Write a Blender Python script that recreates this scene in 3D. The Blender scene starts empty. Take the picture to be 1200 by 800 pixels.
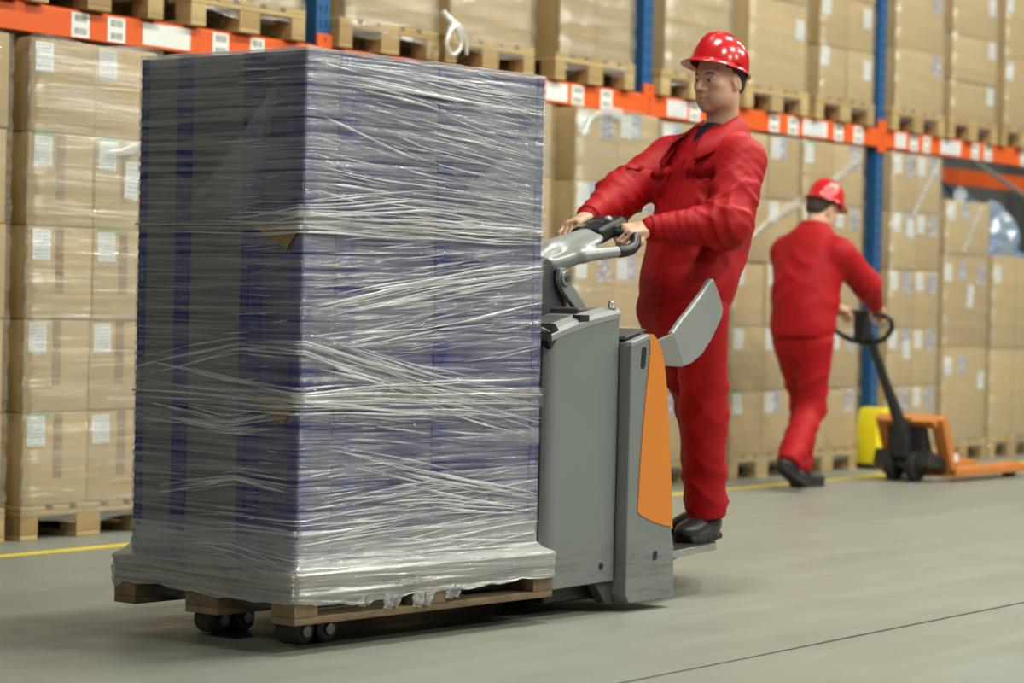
import bpy, bmesh, math, random
import numpy as np
from mathutils import Vector, Matrix
random.seed(7)
S = bpy.context.scene
COL = S.collection

# ------------------------------------------------------------------ camera
CAM_F, CAM_YAW, CAM_PITCH, CAM_ROLL, CAM_H = 2998.0, 0.6155, -0.0159, 0.0229, 1.0574
def make_camera():
    cd = bpy.data.cameras.new('camera'); co = bpy.data.objects.new('camera', cd); COL.objects.link(co)
    cd.sensor_width = 36.0; cd.lens = CAM_F / 1200 * 36
    y, p, r = CAM_YAW, CAM_PITCH, CAM_ROLL
    F = Vector((math.cos(y)*math.cos(p), math.sin(y)*math.cos(p), math.sin(p)))
    R = Vector((math.sin(y), -math.cos(y), 0)); U = R.cross(F)
    c, s = math.cos(r), math.sin(r)
    Rc = R*c + U*s; Uc = U*c - R*s
    m = Matrix(((Rc.x, Uc.x, -F.x, 0), (Rc.y, Uc.y, -F.y, 0), (Rc.z, Uc.z, -F.z, CAM_H), (0, 0, 0, 1)))
    co.matrix_world = m
    cd.dof.use_dof = True; cd.dof.focus_distance = 8.3; cd.dof.aperture_fstop = 2.6
    cd.clip_end = 200
    S.camera = co
make_camera()

# ------------------------------------------------------------------ world, lamps, exposure
w = bpy.data.worlds.new('world'); S.world = w; w.use_nodes = True
w.node_tree.nodes['Background'].inputs[0].default_value = (0.80, 0.86, 0.82, 1)
w.node_tree.nodes['Background'].inputs[1].default_value = 0.16
S.view_settings.view_transform = 'Standard'; S.view_settings.look = 'None'
S.view_settings.exposure = -0.1; S.view_settings.gamma = 1.0; S.view_settings.use_curve_mapping = False
def high_bay_or_fill(x, y, power, z=6.6):
    l = bpy.data.lights.new('ceiling_or_fill_lamp', 'AREA'); l.shape = 'RECTANGLE'; l.size = 1.3; l.size_y = 0.35
    l.energy = power; l.color = (0.985, 1.0, 0.86)
    o = bpy.data.objects.new('ceiling_or_fill_lamp', l); COL.objects.link(o); o.location = (x, y, z)
for x in (7.5, 11.5, 15.5, 19.5): high_bay_or_fill(x, 4.3, 280)
for x in (6.5, 10.5, 14.5, 18.5): high_bay_or_fill(x, -0.8, 315)
for x in (8.5, 13.5): high_bay_or_fill(x, -6.0, 360)
for x in (-3.0,): high_bay_or_fill(x, 3.0, 420)  # added fill lamp that brightens the end face of the load

# ------------------------------------------------------------------ material helpers
MATS = {}
class NT:
    def __init__(s, name):
        s.m = bpy.data.materials.new(name); s.m.use_nodes = True; s.t = s.m.node_tree
        s.t.nodes.clear(); s.out = s.t.nodes.new('ShaderNodeOutputMaterial')
    def n(s, kind, **kw):
        nd = s.t.nodes.new('ShaderNode' + kind)
        for k, v in kw.items():
            if k.startswith('i_'):
                key = k[2:]; key = int(key) if key.isdigit() else key.replace('_', ' ')
                s.set(nd.inputs[key], v)
            else: setattr(nd, k, v)
        return nd
    def set(s, sock, v):
        if isinstance(v, bpy.types.NodeSocket): s.t.links.new(v, sock)
        elif isinstance(v, bpy.types.Node): s.t.links.new(v.outputs[0], sock)
        else: sock.default_value = v
    def ramp(s, fac, stops):
        r = s.n('ValToRGB'); s.set(r.inputs[0], fac); e = r.color_ramp.elements
        while len(e) > 1: e.remove(e[-1])
        for i, (p, c) in enumerate(stops):
            el = e[0] if i == 0 else e.new(p)
            el.position = p; el.color = c if len(c) == 4 else (*c, 1)
        return r
    def mix(s, fac, a, b, mode='MIX'):
        m = s.n('Mix', data_type='RGBA', blend_type=mode)
        s.set(m.inputs[0], fac); s.set(m.inputs[6], c4(a)); s.set(m.inputs[7], c4(b)); return m.outputs[2]
    def math(s, op, a, b=0.0):
        m = s.n('Math', operation=op); s.set(m.inputs[0], a); s.set(m.inputs[1], b); return m.outputs[0]
    def coords(s, kind='Object', scale=(1, 1, 1), rot=(0, 0, 0), loc=(0, 0, 0)):
        tc = s.n('TexCoord'); mp = s.n('Mapping'); s.t.links.new(tc.outputs[kind], mp.inputs[0])
        mp.inputs['Scale'].default_value = scale; mp.inputs['Rotation'].default_value = rot; mp.inputs['Location'].default_value = loc
        return mp.outputs[0]
    def noise(s, vec, scale=5.0, detail=3.0, rough=.5, dist=0.0):
        nd = s.n('TexNoise'); s.set(nd.inputs['Vector'], vec); nd.inputs['Scale'].default_value = scale
        nd.inputs['Detail'].default_value = detail; nd.inputs['Roughness'].default_value = rough
        nd.inputs['Distortion'].default_value = dist; return nd.outputs[0]
    def bump(s, h, strength=.3, dist=.01):
        b = s.n('Bump'); s.set(b.inputs['Height'], h); b.inputs['Strength'].default_value = strength
        b.inputs['Distance'].default_value = dist; return b.outputs[0]
    def princ(s, color, rough=.5, metal=0.0, normal=None, spec=.5, **kw):
        p = s.n('BsdfPrincipled'); s.set(p.inputs['Base Color'], c4(color)); s.set(p.inputs['Roughness'], rough)
        s.set(p.inputs['Metallic'], metal); s.set(p.inputs['Specular IOR Level'], spec)
        if normal is not None: s.set(p.inputs['Normal'], normal)
        for k, v in kw.items(): s.set(p.inputs[k.replace('_', ' ')], v)
        s.t.links.new(p.outputs[0], s.out.inputs[0]); return p
    def objrand(s): return s.n('ObjectInfo').outputs['Random']
def c4(c):
    if isinstance(c, (tuple, list)) and len(c) == 3: return (*c, 1)
    return c
def srgb(r, g, b):
    f = lambda v: (v/255/12.92) if v/255 <= .04045 else ((v/255 + .055)/1.055)**2.4
    return (f(r), f(g), f(b))
def M(name):
    if name not in MATS: MATS[name] = globals()['mat_' + name]()
    return MATS[name]
def simple(name, col, rough=.5, metal=0.0, var=.12, scale=6.0, bump=0.0, bscale=60, spec=.5, **kw):
    t = NT(name); co = t.coords()
    nz = t.noise(co, scale, 4, .6)
    c = t.mix(nz, tuple(max(0, x*(1 - var)) for x in col), tuple(min(1, x*(1 + var)) for x in col))
    nr = t.bump(t.noise(co, bscale, 3), bump, .004) if bump else None
    t.princ(c, rough, metal, nr, spec, **kw); return t.m

def mat_floor():
    t = NT('concrete'); co = t.coords()
    big = t.noise(co, .55, 5, .6, .4); mid = t.noise(co, 3.0, 6, .65); fine = t.noise(co, 60, 3, .6)
    sc = t.noise(t.coords(scale=(.25, 3.0, 1), rot=(0, 0, .12)), 1.6, 5, .65, .2)
    a = t.mix(big, (.190, .193, .165), (.285, .288, .250))
    a = t.mix(t.math('MULTIPLY', mid, .45), a, (.165, .166, .147))
    a = t.mix(t.ramp(sc, [(.45, (0, 0, 0)), (.75, (.5, .5, .5))]).outputs[0], a, (.31, .312, .283))
    a = t.mix(t.math('MULTIPLY', fine, .35), a, (.145, .142, .128))
    r = t.ramp(mid, [(.3, (.36, .36, .36)), (.7, (.55, .55, .55))]).outputs[0]
    t.princ(a, r, 0, t.bump(t.math('ADD', mid, t.math('MULTIPLY', fine, .5)), .12, .004), .4); return t.m
def mat_joint(): return simple('joint_filler', (.045, .045, .04), .9)
def mat_yellow_line():
    t = NT('yellow_paint'); co = t.coords()
    nz = t.noise(co, 9, 6, .7); f = t.ramp(nz, [(.52, (0, 0, 0)), (.72, (.5, .5, .5))]).outputs[0]
    t.princ(t.mix(f, (.72, .55, .02), (.3, .29, .2)), .5); return t.m
def mat_wall(): return simple('wall_grey', (.10, .105, .10), .85)
def mat_ceiling(): return simple('ceiling_grey', (.22, .225, .22), .9)
def mat_rack_blue(): return simple('blue_enamel', (.016, .092, .25), .38, 0, .18, 8)
def mat_slot(): return simple('slot_dark', (.006, .012, .03), .8)
def mat_rack_orange(): return simple('orange_enamel', (.70, .105, .016), .4, 0, .10, 5)
def mat_steel(): return simple('steel', (.45, .45, .44), .38, .9, .15, 20)
def mat_zinc(): return simple('zinc', (.30, .31, .31), .5, .6, .15, 20)
def mat_wood():
    t = NT('pallet_wood'); r = t.objrand()
    co = t.coords(scale=(4, 60, 60)); nz = t.noise(co, 1.5, 5, .65, .6); blot = t.noise(t.coords(), 7, 4, .6)
    a = t.mix(r, (.40, .27, .12), (.56, .42, .21)); b = t.mix(r, (.27, .17, .075), (.42, .30, .15))
    c = t.mix(nz, a, b); c = t.mix(t.ramp(blot, [(.5, (0, 0, 0)), (.8, (.7, .7, .7))]).outputs[0], c, (.20, .15, .10))
    t.princ(c, .8, 0, t.bump(nz, .35, .004), .25); return t.m
def mat_old_wood():
    t = NT('worn_wood'); r = t.objrand()
    nz = t.noise(t.coords(scale=(4, 60, 60)), 1.5, 5, .65, .6); blot = t.noise(t.coords(), 9, 4, .6)
    c = t.mix(nz, t.mix(r, (.20, .135, .08), (.34, .25, .15)), (.12, .085, .055))
    c = t.mix(t.ramp(blot, [(.5, (0, 0, 0)), (.8, (.8, .8, .8))]).outputs[0], c, (.08, .06, .045))
    t.princ(c, .85, 0, t.bump(nz, .4, .004), .2); return t.m
def mat_cardboard():
    t = NT('cardboard'); r = t.objrand(); co = t.coords()
    nz = t.noise(co, 4, 4, .6); st = t.noise(t.coords(scale=(90, 90, 3)), 1, 2, .5)
    c = t.mix(r, (.42, .285, .13), (.52, .375, .195))
    c = t.mix(t.math('MULTIPLY', nz, .4), c, (.36, .26, .135)); c = t.mix(t.math('MULTIPLY', st, .18), c, (.32, .23, .12))
    t.princ(c, .75, 0, t.bump(nz, .15, .006), .3); return t.m
def mat_tape(): return simple('brown_tape', (.26, .165, .08), .35, 0, .1)
def mat_flap_dark(): return simple('seam_dark', (.12, .075, .035), .9)
def mat_paper():
    t = NT('printed_label'); g = t.coords('Generated')
    sx = t.n('SeparateXYZ'); t.set(sx.inputs[0], g); r = t.objrand()
    rows = t.n('TexWave', wave_type='BANDS', bands_direction='Z'); t.set(rows.inputs[0], g); rows.inputs['Scale'].default_value = 2.6
    wv = t.coords('Generated', scale=(14, 1, 11)); wn = t.noise(wv, 1.6, 2, .5)
    msk = t.math('MULTIPLY', t.math('GREATER_THAN', rows.outputs[1], .62), t.math('GREATER_THAN', wn, .5))
    edge = t.math('MULTIPLY', t.math('GREATER_THAN', sx.outputs[0], .1), t.math('LESS_THAN', sx.outputs[0], .9))
    msk = t.math('MULTIPLY', msk, edge)
    t.princ(t.mix(msk, (.70, .72, .74), (.24, .25, .28)), .45); return t.m
def mat_barcode():
    t = NT('barcode_sticker'); g = t.coords('Generated'); sx = t.n('SeparateXYZ'); t.set(sx.inputs[0], g)
    bars = t.noise(t.coords('Generated', scale=(38, 0, 0)), 1.0, 1, .5)
    b = t.math('GREATER_THAN', bars, .48); z = sx.outputs[2]; x = sx.outputs[0]
    def band(lo, hi): return t.math('MULTIPLY', t.math('GREATER_THAN', z, lo), t.math('LESS_THAN', z, hi))
    zz = t.math('ADD', band(.62, .90), band(.12, .38))
    zz = t.math('MULTIPLY', zz, t.math('MULTIPLY', t.math('GREATER_THAN', x, .16), t.math('LESS_THAN', x, .84)))
    t.princ(t.mix(t.math('MULTIPLY', b, zz), (.72, .72, .70), (.16, .16, .16)), .5); return t.m
def mat_plain_white(): return simple('white_sticker', (.72, .72, .71), .5, 0, .04)
def mat_green_print(): return simple('green_print', (.20, .33, .14), .6)
def mat_mark():
    t = NT('purple_print'); g = t.coords('Generated', scale=(3.2, 1, 3.2)); r = t.objrand()
    v = t.n('VectorMath', operation='ADD'); t.set(v.inputs[0], g); cb = t.n('CombineXYZ'); t.set(cb.inputs[0], t.math('MULTIPLY', r, 37)); t.set(v.inputs[1], cb)
    nz = t.noise(v.outputs[0], 1.5, 2, .5)
    c = t.ramp(nz, [(.40, (.60, .56, .52)), (.49, (.36, .31, .34)), (.54, (.10, .085, .22)), (.64, (.50, .47, .47))]).outputs[0]
    t.princ(c, .5); return t.m
def mat_blue_mark():
    t = NT('blue_print'); nz = t.noise(t.coords('Generated', scale=(3, 1, 3)), 1.4, 2)
    c = t.ramp(nz, [(.42, (.62, .6, .58)), (.55, (.12, .2, .45)), (.7, (.55, .45, .3))]).outputs[0]; t.princ(c, .5); return t.m
def film(name, lo, hi, slope=.0, sc=(1.2, 1.2, 42), tint=(.80, .81, .84), bump=.8, rough=.16, gloss=.35, bd=.006, stops=(.42, .78)):
    """thin stretched plastic: mostly see-through, hazy streaks, glossy creases"""
    t = NT(name); co = t.coords(scale=sc, rot=(slope*.6, slope, 0))
    a = t.noise(co, 1.3, 5, .62, .35); b = t.noise(t.coords(scale=(sc[0]*2.2, sc[1]*2.2, sc[2]*3.2), rot=(-slope, -slope*.5, 0)), 1.1, 4, .6, .2)
    patch = t.noise(t.coords(), 2.2, 3, .5)
    h = t.math('ADD', a, t.math('MULTIPLY', b, .6))
    f = t.ramp(t.math('MULTIPLY', h, t.math('ADD', .62, t.math('MULTIPLY', patch, .5))), [(stops[0], (lo,)*3), (stops[1], (hi,)*3)]).outputs[0]
    nrm = t.bump(h, bump, bd)
    df = t.n('BsdfDiffuse'); t.set(df.inputs[0], c4(tint)); t.set(df.inputs['Normal'], nrm)
    tl = t.n('BsdfTranslucent'); t.set(tl.inputs[0], c4(tint)); t.set(tl.inputs['Normal'], nrm)
    gl = t.n('BsdfGlossy'); t.set(gl.inputs[0], (.95, .95, .97, 1)); gl.inputs['Roughness'].default_value = rough; t.set(gl.inputs['Normal'], nrm)
    tr = t.n('BsdfTransparent')
    m0 = t.n('MixShader'); m0.inputs[0].default_value = .25; t.set(m0.inputs[1], df); t.set(m0.inputs[2], tl)
    m1 = t.n('MixShader'); m1.inputs[0].default_value = gloss; t.set(m1.inputs[1], m0); t.set(m1.inputs[2], gl)
    m2 = t.n('MixShader'); t.set(m2.inputs[0], f); t.set(m2.inputs[1], tr); t.set(m2.inputs[2], m1)
    t.t.links.new(m2.outputs[0], t.out.inputs[0]); return t.m
def mat_film_load(): return film('stretch_film_main', .02, .50, .05, (1.0, 1.0, 44), bump=1.0, gloss=.60, rough=.2, bd=.009, stops=(.56, .84))
def mat_film_band(): return film('stretch_film_band', .20, .70, .0, (2.2, 2.2, 30), bump=.6, gloss=.35, rough=.25, tint=(.9, .9, .92))
def mat_film_skirt(): return film('stretch_film_skirt', .18, .68, .03, (1.3, 1.3, 36), tint=(.66, .67, .67), gloss=.34, rough=.22)
def mat_film_sheet(): return film('stretch_film_sheet', .02, .15, .5, (6, 6, 12), bump=.6, gloss=.35)
def mat_film_rack(): return film('stretch_film_thin', .03, .26, .04, (1.0, 1.0, 22), tint=(.80, .79, .74), bump=.7, gloss=.5, rough=.2)
def mat_film_thick(): return film('stretch_film_thick', .05, .40, .05, (1.2, 1.2, 24), tint=(.80, .79, .72), bump=.9, gloss=.5, rough=.2)
def mat_film_twist(): return film('stretch_film_twist', .7, .95, .0, (20, 20, 20), tint=(.8, .8, .78))
def mat_film_blue(): return film('blue_plastic', .55, .9, .4, (9, 9, 9), tint=(.30, .45, .75), bump=1.0, gloss=.4)
def mat_carton_blue():  # better-lit aisle face of the wrapped cartons, light put into the colour
    t = NT('slate_carton_lit'); r = t.objrand(); co = t.coords(); z = t.noise(t.coords(scale=(2, 2, 130)), 1.2, 2, .5)
    c = t.mix(t.noise(co, 3, 4), (.040, .041, .13), (.075, .075, .18)); c = t.mix(t.math('MULTIPLY', z, .35), c, (.03, .03, .11))
    t.princ(c, .55, 0, t.bump(z, .3, .003)); return t.m
def mat_carton_grey():  # same cartons on the less lit end face, shading put into the colour
    t = NT('grey_carton_shaded'); co = t.coords(); z = t.noise(t.coords(scale=(2, 2, 130)), 1.2, 2, .5)
    c = t.mix(t.noise(co, 3, 4), (.115, .114, .130), (.16, .158, .175)); c = t.mix(t.math('MULTIPLY', z, .3), c, (.05, .05, .08))
    t.princ(c, .55, 0, t.bump(z, .3, .003)); return t.m
def mat_edge_blue(): return simple('violet_blue_edge', (.020, .022, .17), .45, 0, .2, 10)
def mat_red():
    t = NT('red_cotton'); co = t.coords()
    n1 = t.noise(t.coords(scale=(1, 1, 1)), 9, 4, .55, 1.2); n2 = t.noise(co, 420, 2, .5); n3 = t.noise(t.coords(scale=(9, 9, 26)), 1.0, 3, .5, 1.5)
    c = t.mix(n1, (.325, .003, .0065), (.39, .0045, .009))
    h = t.math('ADD', n1, t.math('ADD', t.math('MULTIPLY', n3, .25), t.math('MULTIPLY', n2, .02)))
    t.princ(c, .62, 0, t.bump(h, .28, .014), .22); return t.m
def mat_navy(): return simple('navy_knit', (.012, .020, .045), .85, 0, .1, 30, .3, 300)
def mat_skin():
    t = NT('skin'); co = t.coords(); at = t.n('VertexColor'); at.layer_name = 'tint'
    nz = t.noise(co, 28, 4, .6); c = t.mix(nz, (.58, .35, .24), (.66, .41, .29))
    c = t.mix(1.0, c, at.outputs[0], 'MULTIPLY')
    t.princ(c, .5, 0, t.bump(t.noise(co, 220, 3), .12, .002), .4, Subsurface_Weight=.08, Subsurface_Radius=(.01, .004, .002)); return t.m
def mat_hair(): return simple('cropped_hair', (.045, .032, .024), .8, 0, .4, 90, .8, 260)
def mat_hair_grey(): return simple('grey_hair', (.26, .24, .22), .8, 0, .3, 90, .6, 260)
def mat_brow(): return simple('brow_hair', (.10, .065, .045), .8, 0, .3, 90)
def mat_eye():
    t = NT('eye'); g = t.n('TexCoord'); sx = t.n('SeparateXYZ'); t.t.links.new(g.outputs['Object'], sx.inputs[0])
    f = t.ramp(sx.outputs[0], [(.0, (.5, .46, .43)), (.0098, (.5, .46, .43)), (.0102, (.05, .06, .06)), (.0118, (.01, .01, .01))]).outputs[0]
    t.princ(f, .15); return t.m
def mat_helmet():
    t = NT('red_plastic'); t.princ((.56, .012, .018), .2, 0, t.bump(t.noise(t.coords(), 14, 2), .05, .01), .6, Coat_Weight=.4, Coat_Roughness=.08); return t.m
def mat_leather(): return simple('black_leather', (.018, .018, .02), .42, 0, .3, 20, .4, 90)
def mat_rubber(): return simple('black_rubber', (.012, .012, .013), .7, 0, .3, 30, .2, 90)
def mat_wheel_pu(): return simple('grey_tread', (.055, .045, .042), .5, 0, .3, 30, .2, 90)
def mat_black(): return simple('black_plastic', (.016, .017, .019), .4, 0, .2, 20)
def mat_dark_grey(): return simple('dark_grey_plastic', (.055, .058, .06), .55, 0, .15, 12, .15, 160)
def mat_truck_grey():
    t = NT('grey_body_paint'); co = t.coords(); sx = t.n('SeparateXYZ'); t.set(sx.inputs[0], co)
    nz = t.noise(co, 3.5, 5, .6); c = t.mix(nz, (.205, .222, .226), (.240, .256, .258))
    low = t.ramp(sx.outputs[2], [(.0, (1, 1, 1)), (.17, (.9, .9, .9)), (.26, (.12, .12, .12)), (.5, (0, 0, 0))]).outputs[0]
    sm = t.ramp(t.noise(t.coords(scale=(3, 3, 22)), 1.6, 6, .7, .4), [(.46, (0, 0, 0)), (.66, (.75, .75, .75))]).outputs[0]
    c = t.mix(t.math('MULTIPLY', low, sm), c, (.12, .12, .112))
    drip = t.ramp(t.noise(t.coords(scale=(40, 40, .8)), 1.0, 4, .7), [(.6, (0, 0, 0)), (.75, (.25, .25, .25))]).outputs[0]
    c = t.mix(drip, c, (.20, .205, .20))
    t.princ(c, .42, .25, t.bump(t.noise(co, 250, 2), .08, .002)); return t.m
def mat_light_grey(): return simple('light_grey_casting', (.30, .315, .315), .38, .2, .06, 5)
def mat_truck_orange(): return simple('orange_panel', (.66, .205, .022), .42, 0, .06, 4)
def mat_jack_orange(): return simple('worn_orange', (.50, .17, .035), .5, 0, .25, 14)
def mat_yellow(): return simple('yellow_plastic', (.80, .66, .01), .45, 0, .06, 6)
def mat_display(): return simple('display', (.20, .21, .20), .25)

# ------------------------------------------------------------------ mesh helpers
class MB:
    def __init__(s): s.v = []; s.f = []
    def add(s, vs, fs):
        o = len(s.v); s.v += [tuple(float(c) for c in p) for p in vs]; s.f += [tuple(o + i for i in q) for q in fs]; return s
    def box(s, lo, hi):
        x0, y0, z0 = lo; x1, y1, z1 = hi
        return s.add([(x0,y0,z0),(x1,y0,z0),(x1,y1,z0),(x0,y1,z0),(x0,y0,z1),(x1,y0,z1),(x1,y1,z1),(x0,y1,z1)],
                     [(3,2,1,0),(4,5,6,7),(0,1,5,4),(1,2,6,5),(2,3,7,6),(3,0,4,7)])
    def cbox(s, c, d): return s.box([c[i]-d[i]/2 for i in range(3)], [c[i]+d[i]/2 for i in range(3)])
    def prism(s, poly, axis, lo, hi):
        """poly of 2D points; extruded along axis (0,1,2) from lo to hi"""
        def P(p, h):
            q = list(p); q.insert(axis, h); return tuple(q)
        area = sum(poly[i][0]*poly[(i+1) % len(poly)][1] - poly[(i+1) % len(poly)][0]*poly[i][1] for i in range(len(poly)))
        if (area < 0) != (axis == 1): poly = poly[::-1]
        n = len(poly); vs = [P(p, lo) for p in poly] + [P(p, hi) for p in poly]
        fs = [tuple(range(n))[::-1], tuple(range(n, 2*n))] + [(i, (i+1) % n, n + (i+1) % n, n + i) for i in range(n)]
        return s.add(vs, fs)
    def cyl(s, a, b, r, n=20, r2=None):
        a, b = Vector(a), Vector(b); d = (b - a).normalized(); u = d.orthogonal().normalized(); v = d.cross(u); r2 = r if r2 is None else r2
        vs = []
        for p, rr in ((a, r), (b, r2)):
            for i in range(n):
                t = 2*math.pi*i/n; vs.append(p + u*(rr*math.cos(t)) + v*(rr*math.sin(t)))
        fs = [tuple(range(n))[::-1], tuple(range(n, 2*n))] + [(i, (i+1) % n, n + (i+1) % n, n + i) for i in range(n)]
        return s.add(vs, fs)
    def tube(s, pts, r, n=12, steps=6, closed=False):
        P = [Vector(p) for p in pts]; R = r if isinstance(r, (list, tuple)) else [r]*len(P)
        path, rad = [], []; m = len(P); segs = m if closed else m - 1
        for i in range(segs):
            g = (lambda j: P[j % m]) if closed else (lambda j: P[max(0, min(m-1, j))])
            p0, p1, p2, p3 = g(i-1), g(i), g(i+1), g(i+2)
            for k in range(steps):
                t = k/steps
                path.append(.5*((2*p1) + (p2-p0)*t + (2*p0-5*p1+4*p2-p3)*t*t + (3*p1-p0-3*p2+p3)*t**3)); rad.append(R[i % m]*(1-t) + R[(i+1) % m]*t)
        if not closed: path.append(P[-1]); rad.append(R[-1])
        N = len(path); vs, fs = [], []; u = None
        for i in range(N):
            d = (path[(i+1) % N] - path[i-1]) if closed or 0 < i < N-1 else (path[1]-path[0] if i == 0 else path[-1]-path[-2])
            d.normalize(); u = d.orthogonal() if u is None else u - d*u.dot(d); u.normalize(); v = d.cross(u)
            for k in range(n):
                t = 2*math.pi*k/n; vs.append(path[i] + u*(rad[i]*math.cos(t)) + v*(rad[i]*math.sin(t)))
        for i in range(N if closed else N-1):
            j = (i+1) % N
            for k in range(n): fs.append((i*n+k, i*n+(k+1) % n, j*n+(k+1) % n, j*n+k))
        if not closed: fs += [tuple(range(n))[::-1], tuple((N-1)*n + k for k in range(n))]
        return s.add(vs, fs)
    def lathe(s, prof, c, axis=2, n=32):
        """prof: (radius, height) list"""
        vs, fs = [], []; m = len(prof)
        for i in range(n):
            t = 2*math.pi*i/n
            for r, h in prof:
                p = [r*math.cos(t), r*math.sin(t)]; p.insert(axis, h); vs.append((p[0]+c[0], p[1]+c[1], p[2]+c[2]))
        for i in range(n):
            j = (i+1) % n
            for k in range(m-1): fs.append((i*m+k, j*m+k, j*m+k+1, i*m+k+1))
        return s.add(vs, fs)
    def grid(s, rows):
        n, m = len(rows), len(rows[0]); vs = [p for r in rows for p in r]
        return s.add(vs, [(i*m+j, i*m+j+1, (i+1)*m+j+1, (i+1)*m+j) for i in range(n-1) for j in range(m-1)])
    def mesh(s, name, off=(0, 0, 0), smooth=False):
        me = bpy.data.meshes.new(name)
        me.from_pydata([(p[0]-off[0], p[1]-off[1], p[2]-off[2]) for p in s.v], [], s.f)
        bm = bmesh.new(); bm.from_mesh(me); bmesh.ops.recalc_face_normals(bm, faces=bm.faces); bm.to_mesh(me); bm.free()
        if smooth: me.polygons.foreach_set('use_smooth', [True]*len(me.polygons))
        me.update(); return me
    def build(s, name, mat, parent=None, off=(0, 0, 0), smooth=False, bevel=0.0, seg=2, label=None):
        return link(name, s.mesh(name, off, smooth or bevel > 0), mat, parent, bevel, seg, label)
def link(name, me, mat, parent=None, bevel=0.0, seg=2, label=None):
    if mat is not None and not me.materials: me.materials.append(M(mat) if isinstance(mat, str) else mat)
    o = bpy.data.objects.new(name, me); COL.objects.link(o); o.parent = parent
    if bevel:
        b = o.modifiers.new('bevel', 'BEVEL'); b.width = bevel; b.segments = seg; b.limit_method = 'ANGLE'; b.angle_limit = math.radians(35)
        o.modifiers.new('wn', 'WEIGHTED_NORMAL').keep_sharp = True
    if label: o['label'] = label
    return o
def tag(o, label, cat, group=None):
    o['label'] = label; o['category'] = cat
    if group: o['group'] = group
    return o
def empty(name, loc=(0, 0, 0), rz=0.0):
    o = bpy.data.objects.new(name, None); COL.objects.link(o); o.location = loc; o.rotation_euler = (0, 0, rz); o.empty_display_size = .1; return o
def copy_tree(o, parent=None):
    c = o.copy(); COL.objects.link(c); c.parent = parent
    for ch in list(o.children): copy_tree(ch, c)
    return c
def structure(o): o['kind'] = 'structure'; return o

# frame of the wrapped load and the truck: origin at the near bottom pallet corner
LX, LY, LROT, ZL = 5.7714, 4.8426, -0.0862, 0.085
def L2W(p):
    c, s = math.cos(LROT), math.sin(LROT); return (LX + p[0]*c - p[1]*s, LY + p[0]*s + p[1]*c, p[2])
def truck_root(name, off): return empty(name, L2W(off), LROT)

# ------------------------------------------------------------------ the setting
def build_setting():
    fl = MB(); J0, J1 = 3.835, 3.846          # the saw-cut joint that crosses the floor
    rng = random.Random(3); n = 90; xs = [-12 + i*60/n for i in range(n+1)]
    lo = [J0 - rng.random()*.006 for _ in xs]; hi = [J1 + rng.random()*.007 for _ in xs]
    fl.grid([[(x, -25, 0) for x in xs], [(x, y, 0) for x, y in zip(xs, lo)], [(x, y, -.014) for x, y in zip(xs, lo)]])
    fl.grid([[(x, y, -.014) for x, y in zip(xs, hi)], [(x, y, 0) for x, y in zip(xs, hi)], [(x, 12.0, 0) for x in xs]])
    me = fl.mesh('floor')
    floor = structure(link('floor', me, 'floor')); floor['label'] = 'grey worn concrete warehouse floor'
    MB().grid([[(-12, 3.80, -.013), (48, 3.80, -.013)], [(-12, 3.89, -.013), (48, 3.89, -.013)]]).build('expansion_joint', 'joint', floor)
    MB().box((-12, 7.435, .0005), (48, 7.505, .0025)).build('yellow_line', 'yellow_line', floor)
    ce = structure(MB().box((-12, -25, 7.4), (48, 12, 7.5)).build('ceiling', 'ceiling')); ce['label'] = 'unseen grey warehouse ceiling, added to block light from above'  # out of view, added to keep world light from coming in above
    wl = structure(MB().box((-12, 9.75, 0), (48, 9.95, 8)).build('wall_back', 'wall')); wl['label'] = 'dark grey wall behind the racking'
build_setting()

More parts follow.
